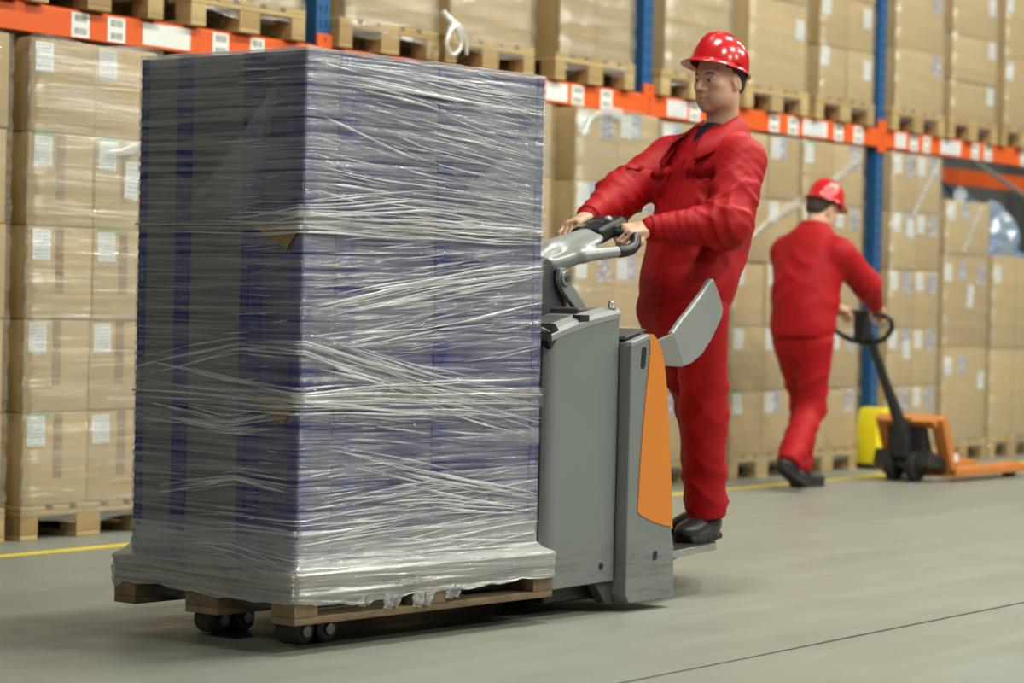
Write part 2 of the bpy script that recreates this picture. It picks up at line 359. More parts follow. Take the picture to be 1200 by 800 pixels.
# ------------------------------------------------------------------ pallet rack
UP0, BAY, YB = 9.561, 2.933, 7.91
ZB0, ZB1 = 2.143, 2.268
def build_rack():
    root = empty('pallet_rack', (UP0, YB, 0)); off = (UP0, YB, 0)
    tag(root, 'blue and orange steel pallet racking along the aisle', 'rack')
    posts = [UP0 + k*BAY for k in range(-1, 5)]
    prof = [(-.05, 0), (.05, 0), (.05, .075), (.036, .075), (.036, .004), (-.036, .004), (-.036, .075), (-.05, .075)]
    me = MB().prism(prof, 2, 0, 4.3).mesh('upright')
    slot = MB()
    for k in range(56):
        z = .12 + k*.075
        for sx in (-.022, .022):
            d = .006 if sx < 0 else -.006
            slot.add([(sx - .007, -.0008, z+.018), (sx + .007, -.0008, z+.018), (sx + d*.4 + .004, -.0008, z-.018), (sx + d*.4 - .004, -.0008, z-.018)], [(0, 1, 2, 3)])
    sme = slot.mesh('slot_row')
    for x in posts:
        for yy, s in ((YB + .012, 1), (9.02, -1)):
            u = link('upright', me, 'rack_blue', root); u.location = (x - off[0], yy - off[1], 0)
            if s < 0: u.rotation_euler = (0, 0, math.pi)
            else:
                so = link('slot_row', sme, 'slot', u); so['kind'] = 'stuff'
        for k in range(4):
            z = .25 + k*1.0; m = MB()
            m.tube([(x, YB + .06, z), (x, 9.0, z + (.9 if k % 2 else .0) + .02)], .016, 6, 1); m.build('frame_brace', 'rack_blue', root, off)
        MB().box((x - .054, YB - .02, 0), (x + .054, YB + .1, .012)).build('base_plate', 'rack_blue', root, off)
    labels = {0: [(7.86, 7.97, 'barcode'), (8.08, 8.19, 'barcode'), (8.30, 8.61, 'plain_white'), (8.76, 8.87, 'barcode'), (9.02, 9.12, 'barcode'), (6.95, 7.06, 'barcode'), (7.2, 7.31, 'barcode')],
              1: [(9.95, 10.06, 'barcode'), (10.2, 10.31, 'barcode'), (10.62, 10.93, 'plain_white'), (11.45, 11.66, 'plain_white'), (11.70, 11.82, 'barcode'), (11.99, 12.11, 'barcode')],
              2: [(12.70, 12.92, 'paper'), (12.95, 13.07, 'barcode'), (13.2, 13.31, 'barcode'), (13.90, 14.02, 'barcode'), (14.14, 14.27, 'barcode'), (14.33, 14.65, 'paper'), (14.75, 14.87, 'barcode'), (15.02, 15.15, 'barcode')],
              3: [(15.62, 15.78, 'paper'), (15.84, 15.96, 'barcode'), (16.04, 16.15, 'barcode'), (16.32, 16.63, 'paper'), (16.82, 16.94, 'barcode'), (17.03, 17.15, 'barcode'), (17.66, 17.78, 'barcode')]}
    for k in range(5):
        x0, x1 = posts[k] + .052, posts[k+1] - .052
        b = MB().prism([(YB, ZB0), (YB + .05, ZB0), (YB + .05, ZB1), (YB + .018, ZB1), (YB, ZB1 - .012)], 0, x0, x1).build('beam', 'rack_orange', root, off, bevel=.003)
        for lx0, lx1, kind in labels.get(k, []):
            full = kind == 'barcode'
            m = MB().box((lx0, YB - .0015, ZB0 + (.004 if full else .012)), (lx1, YB, ZB1 - (.014 if full else .016)))
            m.build('shelf_label', kind, b, off)
        MB().box((x0, 8.97, ZB0 - .07), (x1, 9.02, ZB1 - .07)).build('rear_beam', 'rack_orange', root, off)
    for i, x in enumerate(posts):
        for s in (-1, 1):
            m = MB().box((x + min(0, s*.056), YB - .004, ZB0 - .035), (x + max(0, s*.056), YB + .011, ZB1 + .055))
            c = m.build('beam_connector', 'rack_orange', root, off, bevel=.002)
        m = MB()
        for z in (ZB0 + .01, ZB0 + .05, ZB0 + .09, ZB1 + .03):
            m.box((x - .004, YB - .0055, z - .012), (x + .004, YB - .004, z + .012))
        m.build('connector_slots', 'slot', root, off)
    MB().tube([(16.90, 7.935, 2.145), (17.95, 7.975, 1.915)], .017, 8, 1).build('diagonal_stay', 'zinc', root, off)
build_rack()

# ------------------------------------------------------------------ pallets
def pallet_proto(wood, dark=False):
    """1.2 (x) by 0.8 (y) pallet, corner at origin"""
    root = empty('pallet')
    def part(name, x0, y0, z0, x1, y1, z1):
        c = ((x0+x1)/2, (y0+y1)/2, (z0+z1)/2)
        o = MB().cbox((0, 0, 0), (x1-x0, y1-y0, z1-z0)).build(name, wood, root, bevel=.0025, seg=1); o.location = c
    for y0, wd in ((0, .145), (.1855, .1), (.3275, .145), (.5145, .1), (.655, .145)): part('deck_board', 0, y0, .122, 1.2, y0 + wd, .144)
    for x0 in (0, .5275, 1.055): part('cross_board', x0, 0, .1, x0 + .145, .8, .122)
    for x0, wx in ((0, .1), (.5275, .145), (1.1, .1)):
        for y0, wy in ((0, .1), (.3275, .145), (.7, .1)): part('block', x0, y0, .022, x0 + wx, y0 + wy, .1)
    for y0, wy in ((0, .1), (.3275, .145), (.7, .1)): part('bottom_board', 0, y0, 0, 1.2, y0 + wy, .022)
    return root
PROTO = pallet_proto('wood'); PROTO_USED = [False]
def place_pallet(loc, rz, label, group):
    o = PROTO if not PROTO_USED[0] else copy_tree(PROTO); PROTO_USED[0] = True
    o.location = loc; o.rotation_euler = (0, 0, rz); tag(o, label, 'pallet', group); return o
def rack_pallet(x0, z, label, group, y=7.86):
    # short side to the aisle: pallet x axis runs along +Y, pallet y axis along -X
    return place_pallet((x0 + .8, y, z), math.pi/2, label, group)

# ------------------------------------------------------------------ cartons
BOXC = {}
def carton_mesh(wd, dp, h):
    k = (round(wd, 3), round(dp, 3), round(h, 3))
    if k not in BOXC:
        m = MB().box((-wd/2, 0, 0), (wd/2, dp, h)); me = m.mesh('carton')
        bm = bmesh.new(); bm.from_mesh(me); bmesh.ops.bevel(bm, geom=list(bm.edges), offset=.006, segments=2, profile=.5, affect='EDGES'); bm.to_mesh(me); bm.free()
        me.polygons.foreach_set('use_smooth', [True]*len(me.polygons)); BOXC[k] = me
    return BOXC[k]
PL = {}
def plate(name, parent, x, z, wd, h, mat, tilt=0.0, y=-.0012, d=.0018):
    k = (name, round(wd, 3), round(h, 3), mat)
    if k not in PL: PL[k] = MB().cbox((0, 0, 0), (wd, d, h)).mesh(name)
    o = link(name, PL[k], mat, parent); o.location = (x, y, z); o.rotation_euler = (0, tilt, 0); return o
TIER = ['bottom', 'second', 'third', 'fourth', 'fifth', 'sixth']
rc = random.Random(11)
def carton(cx, y, z, wd, h, label, group, style, dp=.58):
    o = link('carton', carton_mesh(wd, dp, h), 'cardboard'); o.location = (cx, y + rc.uniform(-.006, .008), z); o.rotation_euler = (0, 0, rc.uniform(-.012, .012))
    tag(o, label, 'carton', group); hw = wd/2
    if 't' in style: plate('tape', o, rc.uniform(-.012, .012), h*.64, .05, h*.70, 'tape')
    if 's' in style: plate('flap_seam', o, 0, h*.5, .004, h*.96, 'flap_dark', y=-.0006)
    if 'l' in style: plate('label', o, -hw + .075 + rc.uniform(-.006, .006), h*.80, .105, .125, 'paper', rc.uniform(-.04, .04), y=-.0022)
    if 'g' in style: plate('green_print', o, -hw + .09, h*.965, .13, .022, 'green_print', y=-.0012)
    if 'L' in style: plate('label', o, hw - .09, h*rc.uniform(.62, .8), .10, .125, 'paper', rc.uniform(-.05, .05), y=-.0022)
    if 'p' in style: plate('printed_mark', o, hw - .11, h*.79, .14, .15, 'mark', rc.uniform(-.05, .05))
    if 'b' in style: plate('printed_mark', o, -hw*.15, h*.82, .10, .13, 'blue_mark')
    if 'c' in style: plate('label', o, hw*.2, h*.55, .09, .16, 'paper', rc.uniform(-.15, .15), y=-.003)
    return o
def rack_film(x0, x1, y0, y1, z0, z1, label, seed, mat='film_rack', group='clear stretch film around the racked stacks', diag=()):
    rg = np.random.RandomState(seed); m = MB(); e = .012
    per = []
    for t in np.linspace(x0 - e, x1 + e, 9): per.append((t, y0 - e, 0, -1))
    for t in np.linspace(y0 - e, y0 + .025, 3)[1:]: per.append((x1 + e*.5, t, 1, 0))
    per = [(x0 - e*.5, t, -1, 0) for t in np.linspace(y0 + .025, y0 - e, 3)[:-1]] + per
    nz = max(8, int((z1 - z0)/.03)); ph = rg.rand(6)*6.28; rows = []
    for k in range(nz + 1):
        z = z0 + (z1 - z0)*k/nz; row = []
        for i, (x, y, nx, ny) in enumerate(per):
            d = .004*math.sin(41*z + ph[0] + i*.35) + .003*math.sin(77*z + ph[1] - i*.6) + .003*rg.randn()*.6
            row.append((x + nx*d, y + ny*d, z + (.012*math.sin(i*1.1 + ph[2]) if k in (0, nz) else 0)))
        rows.append(row)
    cx, cy = (x0 + x1)/2, y0
    o = m.grid(rows).build('stretch_film', mat, None, (cx, cy, z0), smooth=True); o.location = (cx, cy, z0)
    for pts in diag:
        rows = []; P_ = [Vector(p) for p in pts]; nn = len(P_)
        for i, p in enumerate(P_):
            d = (P_[min(i+1, nn-1)] - P_[max(i-1, 0)]).normalized(); up = Vector((-d.z, 0, d.x)); wd = .034*(1 - .8*i/(nn-1))
            rows.append([p + up*(wd*v) + Vector((0, -.006*(1 - v*v) + .003*math.sin(9*v + i), 0)) for v in (-1, -.5, 0, .5, 1)])
        MB().grid(rows).build('film_fold', 'film_band', o, (cx, cy, z0), smooth=True)
    return tag(o, label, 'stretch film', group)

def stack(x0, x1, z0, tiers, cols, name, styles, group, y=7.87, film=True, names=None, seed=0, topcol=True, hidden=False, film_z=None, fmat='film_rack', diag=()):
    """cartons of one pallet stack, front row; tiers = list of heights"""
    W = (x1 - x0)/cols; z = z0 + .146
    colname = {1: [''], 2: ['left', 'right']}[cols]
    for i, h in enumerate(tiers):
        for c in range(cols):
            st = styles[(i*cols + c) % len(styles)] if isinstance(styles, list) else styles
            tn = TIER[i] if i < len(tiers) - 1 else 'top'
            lab = (f"brown carton, {tn} tier" + (f", {colname[c]} column" if cols > 1 else '') + f", {name}") if not hidden else f"brown carton in the {name}"
            carton(x0 + W*(c + .5), y, z, W - .008, h - .003, lab, group, st)
        z += h
    if film:
        rack_film(x0, x1, y, y + .62, z0 + .07, (film_z or z) + .004, f"clear stretch film around the {name}", seed, fmat, diag=diag)

def build_racked_goods():
    T5 = [.395]*5
    # stacks on the floor: x0, x1, tiers, cols, name, styles, y
    G = [
        (6.70, 7.47, T5, 2, 'floor stack cut by photo\'s left edge', ['tl', 'lp', 'tp'], 7.87),
        (7.585, 8.365, T5, 2, 'floor stack beside wrapped load\'s left side', ['tlg', 'tl', 'tl', 'tl', 'tl', 'tlg', 'tlg', 'tlgc', 'l', 'l'], 7.87),
        (8.46, 9.24, T5, 2, 'floor stack hidden behind wrapped load\'s left part', ['tl'], 7.87),
        (10.58, 11.36, T5, 2, 'floor stack hidden behind wrapped load\'s right part', ['tl'], 7.80),
        (11.53, 12.37, T5, 2, 'floor stack between wrapped load and driver', ['lp', 'lb', 'lb', 'lp'], 7.76),
        (12.58, 13.38, T5, 2, 'floor stack straight behind the driver', ['lb', 'lp', 'lg', 'lp'], 7.87),
        (13.44, 14.22, T5, 2, 'floor stack between driver and walking worker', ['lg', 'lb', 'lg', 'l'], 7.87),
        (14.27, 15.09, T5, 2, 'floor stack left of yellow upright guard', ['lg', 'p', 'lg', 'lp'], 7.87),
        (15.50, 16.26, T5, 2, 'floor stack right of yellow upright guard', ['lp', 'lp', 'lpL', 'lp'], 7.87),
        (16.34, 17.06, [.655, .66, .375], 1, 'short stack under orange back beam', ['lbL', 'lcbp', 'lb'], 7.87),
        (17.14, 17.93, [.65, .67], 1, 'rightmost floor stack, under blue plastic', ['s', 'sl'], 7.87),
    ]
    DG = {8: [[(16.15, 7.845, 2.06), (16.0, 7.845, 1.93), (15.86, 7.845, 1.78), (15.80, 7.845, 1.70)]], 7: [[(15.0, 7.845, 2.05), (14.75, 7.845, 1.93), (14.5, 7.845, 1.82), (14.32, 7.845, 1.74)]],
          6: [[(14.2, 7.845, 1.72), (14.0, 7.845, 1.66), (13.8, 7.845, 1.58), (13.6, 7.845, 1.48)]], 9: [[(16.87, 7.845, 1.80), (16.75, 7.845, 1.68), (16.65, 7.845, 1.56), (16.58, 7.845, 1.47)]],
          4: [[(11.95, 7.735, 2.10), (11.80, 7.735, 2.12), (11.65, 7.735, 2.07), (11.56, 7.735, 1.96)]], 1: [[(8.36, 7.845, 1.73), (8.25, 7.845, 1.70), (8.12, 7.845, 1.665), (8.04, 7.845, 1.66)]]}
    for i, (x0, x1, ti, c, nm, st, y) in enumerate(G):
        xm = (x0 + x1)/2
        rack_pallet(xm - .4, 0, f"wooden pallet carrying the {nm}", 'pallets on the floor under the rack', y - .01)
        stack(x0, x1, 0, ti, c, nm, st, 'cartons stacked on the floor', y=y, seed=20 + i, fmat='film_thick' if i in (1, 4) else 'film_rack', diag=DG.get(i, ()))
    # pallets on the beam level
    ords = ['first', 'second', 'third', 'fourth', 'fifth', 'sixth', 'seventh', 'eighth', 'ninth', 'tenth', 'eleventh', 'twelfth']
    U = [(6.74, 2, [.4]*2, 'l'), (7.59, 2, [.4]*2, 'tl'), (8.57, 2, [.4]*2, 'tl'),
         (9.625, 1, [.62, .5], ['L', 'L']), (10.48, 1, [.60, .5], ['p', 'p']), (11.48, 1, [.64, .5], ['s', 's']),
         (12.565, 1, [.6, .6], ['l', 'l']), (13.53, 1, [.55, .6], ['L', 'pL']), (14.43, 2, [.33, .33, .33], ['l', 'L', 'l', 'L']),
         (15.49, 1, [.42, .45, .4], ['p', 'p', 'p']), (16.36, 1, [.27, .32, .32, .3], ['L', 'L', 'L', 'L']), (17.24, 1, [.5, .5], ['l', 'l'])]
    for i, (x0, c, ti, st) in enumerate(U):
        nm = f"{ords[i]} shelf pallet from the left"
        rack_pallet(x0, ZB1, f"wooden pallet on the orange beam, {ords[i]} from photo's left", 'pallets on the rack beams', 7.87)
        stack(x0 + .055, x0 + .79, ZB1, ti, c, nm, st, 'cartons on the rack shelf', y=7.885, seed=60 + i, fmat='film_thick' if i < 7 else 'film_rack')
    # hanging film knot between the fourth and fifth shelf pallets
    m = MB().tube([(10.40, 7.83, 2.52), (10.455, 7.80, 2.45), (10.50, 7.79, 2.385), (10.49, 7.79, 2.33), (10.43, 7.79, 2.30), (10.385, 7.79, 2.34), (10.40, 7.79, 2.40), (10.45, 7.80, 2.45), (10.51, 7.80, 2.44), (10.56, 7.80, 2.37), (10.57, 7.80, 2.31)], [.012, .02, .012, .011, .012, .011, .012, .02, .014, .012, .008], 8, 5)
    o = m.build('film_knot', 'film_twist', None, (10.45, 7.80, 2.30), smooth=True); o.location = (10.45, 7.80, 2.30)
    tag(o, 'twisted loop of white stretch film hanging between two shelf pallets', 'film knot')
    # crumpled blue plastic on the rightmost stack
    rg = random.Random(5); bm = bmesh.new(); bmesh.ops.create_icosphere(bm, subdivisions=4, radius=1)
    for v in bm.verts:
        n = v.co.normalized(); d = 1 + .16*math.sin(7*n.x + 3*n.z + 1) + .14*math.sin(9*n.y - 6*n.z) + .10*math.sin(17*n.x + 11*n.y) + rg.uniform(-.07, .07)
        v.co = Vector((n.x*.43*d, n.y*.30*d, max(-.02, n.z)*.40*d*(1.0 - .55*(n.x + .3 if n.x > -.3 else 0))))
    me = bpy.data.meshes.new('blue_plastic_sheet'); bm.to_mesh(me); bm.free()
    o = link('crumpled_plastic_sheet', me, 'film_blue'); o.location = (17.50, 8.20, 1.474)
    tag(o, 'crumpled blue and clear plastic sheet on the rightmost floor stack', 'plastic sheet')
build_racked_goods()

# ------------------------------------------------------------------ the wrapped load
def build_load():
    pr = pallet_proto('old_wood'); pr.location = L2W((0, 0, ZL)); pr.rotation_euler = (0, 0, LROT)
    tag(pr, 'worn wooden pallet under the film-wrapped blue load', 'pallet')
    A0, A1, B0, B1 = .043, 1.140, .038, .762
    Z = [ZL + .146, .7505, 1.270, 1.787]
    tn = ['bottom', 'middle', 'top']
    for t in range(3):
        z0, z1 = Z[t] + (.004 if t else 0), Z[t+1] - .002
        cells = [(A0, .235, B0, .262, 'near corner block', 'carton_blue'), (.240, .66, B0, .262, 'wide front block', 'carton_blue'), (.665, A1, B0, .262, 'front block beside the truck', 'carton_blue'),
                 (A0, A1, .272, .56, 'inner block on the left face', 'carton_grey'), (A0, A1, .565, B1, 'far block on the left face', 'carton_grey')]
        for a0, a1, b0, b1, nm, mt in cells:
            r = truck_root('wrapped_carton', ((a0+a1)/2, (b0+b1)/2, z0)); off = ((a0+a1)/2, (b0+b1)/2, z0)
            tag(r, f"slate blue carton, {tn[t]} layer of the wrapped load, {nm}", 'carton', 'blue cartons of the wrapped load')
            e = .05 if nm.startswith('near') else .03
            MB().box((a0 + .003, b0 + .003, z0), (a1 - .003, b1 - .003, z1)).build('carton_body', mt, r, off, bevel=.003, seg=1)
            # vertical edge guards with stacked ridges
            for (ca, cb, sa, sb) in ((a0, b0, 1, 1), (a1, b0, -1, 1), (a0, b1, 1, -1)):
                if mt == 'carton_grey' and ca != a0: continue
                m = MB(); n = 34; hh = (z1 - z0)/n
                for k in range(n):
                    q = .0024 if k % 2 else .0012
                    m.box((min(ca - sa*q, ca + sa*e), min(cb - sb*q, cb + sb*e), z0 + k*hh), (max(ca - sa*q, ca + sa*e), max(cb - sb*q, cb + sb*e), z0 + (k+1)*hh))
                m.build('edge_guard', 'edge_blue', r, off, label='ribbed violet-blue edge')
    for i, z in enumerate((.7505, 1.270)):
        off = (.6, .4, z); r = truck_root('slip_sheet', off)
        tag(r, ('brown cardboard slip sheet under the middle layer of the wrapped load', 'brown cardboard slip sheet under the top layer of the wrapped load')[i], 'slip sheet')
        MB().box((A0 - .012, B0 - .010, z - .0015), (A1 + .012, B1 + .008, z + .0035)).build('sheet', 'cardboard', r, off)
        # corner folded down over the left face
        m = MB(); th = .002
        tri = [(B0 - .004, z), (B0 + .21, z), (B0 + .055, z - .075)]
        m.prism(tri, 0, A0 - .0165, A0 - .0135); m.build('folded_corner', 'tape', r, off, label='brown corner folded down')
    # ---- stretch film
    off = (.6, .4, ZL); root = truck_root('stretch_film', off)
    tag(root, 'shiny clear stretch film wrapped around the blue load', 'stretch film')
    rg = np.random.RandomState(4)
    def perim(ins, step):
        """points (a,b,na,nb,s) around the load; s = 0 at the near corner, >0 along the aisle face"""
        a0, a1, b0, b1 = A0 - ins, A1 + ins, B0 - ins, B1 + ins; r = .012; P = []
        def seg(p, q, n):
            k = max(2, int(math.hypot(q[0]-p[0], q[1]-p[1])/step))
            for i in range(k): P.append((p[0] + (q[0]-p[0])*i/k, p[1] + (q[1]-p[1])*i/k, n[0], n[1]))
        def arc(c, t0):
            for i in range(4):
                t = t0 + math.pi/2*i/4; P.append((c[0] + r*math.cos(t), c[1] + r*math.sin(t), math.cos(t), math.sin(t)))
        seg((a0, b1 - r), (a0, b0 + r), (-1, 0)); arc((a0 + r, b0 + r), math.pi)
        seg((a0 + r, b0), (a1 - r, b0), (0, -1)); arc((a1 - r, b0 + r), 1.5*math.pi)
        seg((a1, b0 + r), (a1, b1 - r), (1, 0)); arc((a1 - r, b1 - r), 0)
        seg((a1 - r, b1), (a0 + r, b1), (0, 1)); arc((a0 + r, b1 - r), .5*math.pi)
        return P
    P = perim(.010, .05); n = len(P); S_ = [0]
    for i in range(1, n): S_.append(S_[-1] + math.hypot(P[i][0]-P[i-1][0], P[i][1]-P[i-1][1]))
    s = np.array(S_)
    def streak(seed, nl, freq, amp, sl):
        g = np.random.RandomState(seed); return [(g.uniform(.6, 1)*freq*(1.5**k), g.rand()*6.28, g.uniform(.5, 3), g.rand()*6.28, amp/(1.35**k), g.uniform(-sl, sl)) for k in range(nl)]
    def field(S0, z, comps):
        d = 0
        for (fz, p1, fs, p2, am, sl) in comps: d = d + am*np.sin(fz*(z + sl*S0) + p1 + 1.7*np.sin(fs*S0 + p2))
        return d
    comps = streak(1, 6, 80, .0017, .06)
    zs = np.linspace(ZL + .146, 1.794, 640); rows = []
    crn = [(a_, b_) for a_ in (A0, A1) for b_ in (B0, B1)]; cd_ = np.array([min(math.hypot(p[0]-c[0], p[1]-c[1]) for c in crn) for p in P]); taut = (1 - .9*np.exp(-(cd_/.05)**2))*np.array([.35 if p[2] < -.5 else 1 for p in P])
    for z in zs:
        d = field(s, z, comps)*taut
        for zz in (.7505, 1.270): d = d + .009*math.exp(-((z - zz)/.012)**2) - .003*math.exp(-((z - zz)/.05)**2)
        rows.append([(p[0] + p[2]*dd, p[1] + p[3]*dd, z) for p, dd in zip(P, d)] )
        rows[-1].append(rows[-1][0])
    MB().grid(rows).build('main_wrap', 'film_load', root, off, smooth=True)
    # film folded over the top
    cx, cy = (A0+A1)/2, (B0+B1)/2; rows = []
    for k, f in enumerate((1.0, .985, .95, .88, .80)):
        rows.append([(cx + (p[0]-cx)*f, cy + (p[1]-cy)*f, 1.794 + .004*k - .002*k*k + rg.uniform(-.002, .002)) for p in P]); rows[-1].append(rows[-1][0])
    MB().grid(rows).build('top_fold', 'film_skirt', root, off, smooth=True)
    # skirt around the pallet
    prof = [(.004, .262), (.006, .215), (.011, .187), (.024, .168), (.047, .1545), (.0525, .1485), (.053, .13), (.0525, .11), (.052, .09), (.0515, .07), (.050, .056)]
    fine = []
    for i in range(len(prof)-1):
        for k in range(5): fine.append(tuple(prof[i][j] + (prof[i+1][j]-prof[i][j])*k/5 for j in (0, 1)))
    fine.append(prof[-1]); cs = streak(9, 6, 130, .0020, .05); rows = []
    Pn = perim(0, .02); sn = [0]
    for i in range(1, len(Pn)): sn.append(sn[-1] + math.hypot(Pn[i][0]-Pn[i-1][0], Pn[i][1]-Pn[i-1][1]))
    sn = np.array(sn); sq = np.array([1/max(abs(p[2]), abs(p[3]))**.85 for p in Pn]); rag = .007*np.sin(4.1*sn + 1) + .004*np.sin(11.7*sn) + .003*np.sin(37*sn + 2) + .0015*np.sin(83*sn) + .004
    # torn open on the aisle side
    front = np.array([p[3] < -.5 for p in Pn]); tear = np.where(front, -.010*np.maximum(0, np.sin(3.3*sn + .4))*(1 + .5*np.sin(29*sn)), 0)
    for ins, z in fine:
        d = field(sn, z, cs) + ins*sq*np.array([1.0 + .16*max(0, p[2]) for p in Pn]); wgt = max(0, (.12 - z)/.064)
        rows.append([(p[0] + p[2]*dd, p[1] + p[3]*dd, ZL + z + min(1, wgt)*(rr - tt)) for p, dd, rr, tt in zip(Pn, d, rag, tear)]); rows[-1].append(rows[-1][0])
    MB().grid(rows).build('skirt', 'film_skirt', root, off, smooth=True)
    # torn shreds hanging below on the aisle side
    for a0, wd, dz in ((.42, .10, .05), (.56, .13, .055), (.70, .09, .04), (.30, .07, .035)):
        rows = []
        for k in range(6):
            t = k/5; rows.append([(a0 + wd*(i/7 - .5)*(1 - .45*t) + .01*math.sin(9*i + k), -.008 - .012*math.sin(2.2*i + k*.8), ZL + .075 - dz*t + .004*math.sin(5*i)) for i in range(8)])
        MB().grid(rows).build('torn_shred', 'film_band', root, off, smooth=True)
    # extra bands that run around the near corner: s<0 left face, s>0 aisle face
    def unwrap(sv, z, o):
        if sv >= 0: return (A0 + sv, B0 - o, z)
        return (A0 - o, B0 - sv, z)
    def band(pts, wd, o, mat='film_band', seed=0):
        g = np.random.RandomState(seed); nn = 26; ss = np.linspace(pts[0][0], pts[-1][0], nn); ss = np.sort(np.append(ss, [-.0005, .0005])) if ss[0] < 0 < ss[-1] else ss
        zc = np.interp(ss, [p[0] for p in pts], [p[1] for p in pts]); ww = np.interp(ss, [p[0] for p in pts], wd if isinstance(wd, (list, tuple)) else [wd]*len(pts)); k = 9; rows = []
        ph = g.rand(k)*6.28
        for j in range(k):
            v = j/(k-1) - .5
            rows.append([unwrap(a, z + v*w_ , o + min(.003, w_*.05)*((j % 2)*2 - 1) + .0015*math.sin(14*a + ph[j])) for a, z, w_ in zip(ss, zc, ww)])
        MB().grid(rows).build('film_band', mat, root, off, smooth=True)
    bands = [([(-.72, .752), (0, .752), (1.11, .748)], .05, .017), ([(-.70, .80), (-.15, .765), (0, .756), (.35, .752), (1.10, .742)], [.10, .05, .03, .05, .07], .021),
             ([(-.72, 1.272), (0, 1.274), (1.11, 1.268)], .045, .017), ([(-.4, 1.25), (0, 1.30), (.5, 1.33), (1.1, 1.31)], [.04, .05, .07, .06], .020),
             ([(0.005, .86), (.45, .765), (1.1, .62)], [.03, .05, .05], .015), ([(0.01, .93), (.5, .80), (1.1, .70)], [.04, .05, .06], .0125),
             ([(-.71, .82), (-.25, .905), (0, .90), (.35, .82), (.6, .76)], [.05, .03, .03, .04, .05], .013), ([(-.71, .70), (-.3, .66), (-.02, .70)], [.06, .03, .04], .0125),
             ([(.02, .96), (.55, 1.04), (1.1, 1.11)], [.10, .13, .10], .0125), ([(.02, 1.02), (.6, 1.10), (1.1, 1.16)], [.05, .05, .05], .016),
             ([(.02, .60), (.5, .50), (1.1, .40)], [.05, .05, .04], .0125), ([(.1, .42), (.6, .40), (1.1, .36)], [.10, .12, .08], .0125),
             ([(.02, 1.40), (.5, 1.37), (1.1, 1.33)], [.06, .09, .08], .0125), ([(.02, 1.66), (.5, 1.60), (1.1, 1.52)], [.10, .13, .10], .0125),
             ([(.02, 1.74), (.6, 1.72), (1.1, 1.70)], [.04, .05, .06], .0145),
             ([(-.72, .30), (-.3, .33), (0, .30), (.5, .29), (1.1, .30)], [.10, .08, .10, .12, .12], .0125), ([(-.6, .45), (-.25, .50), (0, .47)], .03, .0125)]
    gs = random.Random(8)
    def crease(mb, pts, wd, o, lift):
        nn = 14; ss = np.linspace(pts[0][0], pts[-1][0], nn); ss = np.sort(np.append(ss, [-.0005, .0005])) if ss[0] < 0 < ss[-1] else ss
        zc = np.interp(ss, [p[0] for p in pts], [p[1] for p in pts]); ph = gs.random()*6.28; n_ = len(ss)
        rows = [[], [], []]
        for i, (a, z) in enumerate(zip(ss, zc)):
            t = i/(n_ - 1); w_ = wd*(math.sin(math.pi*min(.999, max(.001, t)))**.6)*(1 + .3*math.sin(9*t + ph)); z = z + .003*math.sin(11*a + ph)
            rows[0].append(unwrap(a, z - w_*.6, o)); rows[1].append(unwrap(a, z, o + lift)); rows[2].append(unwrap(a, z + w_*.4, o - .0008))
        mb.grid(rows)
    for i, (p, wd, o) in enumerate(bands):
        band(p, wd, o, mat='film_sheet', seed=i); mb = MB()
        ws = wd if isinstance(wd, (list, tuple)) else [wd]*len(p)
        for k in range(16):
            u = gs.uniform(-.75, .75); du = gs.uniform(-.3, .3)
            pts = [(a, z + w_*(u + du*j)) for j, ((a, z), w_) in enumerate(zip(p, ws))]
            c0 = gs.uniform(0, .55); c1 = min(1, c0 + gs.uniform(.2, .8)); a0_, a1_ = pts[0][0], pts[-1][0]; l0, l1 = a0_ + (a1_-a0_)*c0, a0_ + (a1_-a0_)*c1
            zz_ = lambda a: float(np.interp(a, [q[0] for q in pts], [q[1] for q in pts])); pts = [(l0, zz_(l0))] + [q for q in pts if l0 < q[0] < l1] + [(l1, zz_(l1))]
            crease(mb, pts, gs.choice((.0025, .004, .005, .008)), o + .002 + .0005*k, gs.uniform(.001, .003))
        mb.build('film_strands', 'film_band', root, off, smooth=True)['kind'] = 'stuff'
    # short bright creases all over the aisle face, fewer on the end face
    mb = MB()
    for k in range(520):
        z = gs.uniform(.27, 1.78); tier = (z - .23)/1.56; sl = (-.10 if z > 1.3 else (.10 if z > .86 else (-.06 if z > .6 else .05))) + gs.uniform(-.05, .05)
        a = gs.uniform(.01, .95); L = gs.uniform(.06, .32); L = min(L, 1.09 - a)
        crease(mb, [(a, z), (a + L, z + sl*L)], gs.choice((.0012, .0016, .002, .003, .004)), .0165 + gs.uniform(0, .003), gs.uniform(.0008, .0025))
    mb.build('film_creases', 'film_band', root, off, smooth=True)['kind'] = 'stuff'
    mb = MB()
    for k in range(80):
        z = gs.uniform(.27, 1.76); a = -gs.uniform(.02, .20) if k < 90 else -gs.uniform(.2, .7); L = gs.uniform(.04, .2); L = min(L, .715 + a)
        if L > .02: crease(mb, [(a - L, z + gs.uniform(-.01, .01)), (a, z)], gs.choice((.001, .002, .003)), .0165 + gs.uniform(0, .003), gs.uniform(.0008, .002))
    mb.build('film_creases', 'film_band', root, off, smooth=True)['kind'] = 'stuff'
    # folded triangular sheets
    def sheet(tri, o, seed):
        rows = []; nn = 12
        for i in range(nn + 1):
            u = i/nn; rows.append([])
            for j in range(nn + 1):
                v = j/nn; q = [tri[0][c]*(1-u) + (tri[1][c]*(1-v) + tri[2][c]*v)*u for c in (0, 1)]
                rows[-1].append(unwrap(q[0], q[1], o + .004*math.sin(5*j + seed)*u + .002*math.sin(7*i)))
        MB().grid(rows).build('folded_sheet', 'film_sheet', root, off, smooth=True)
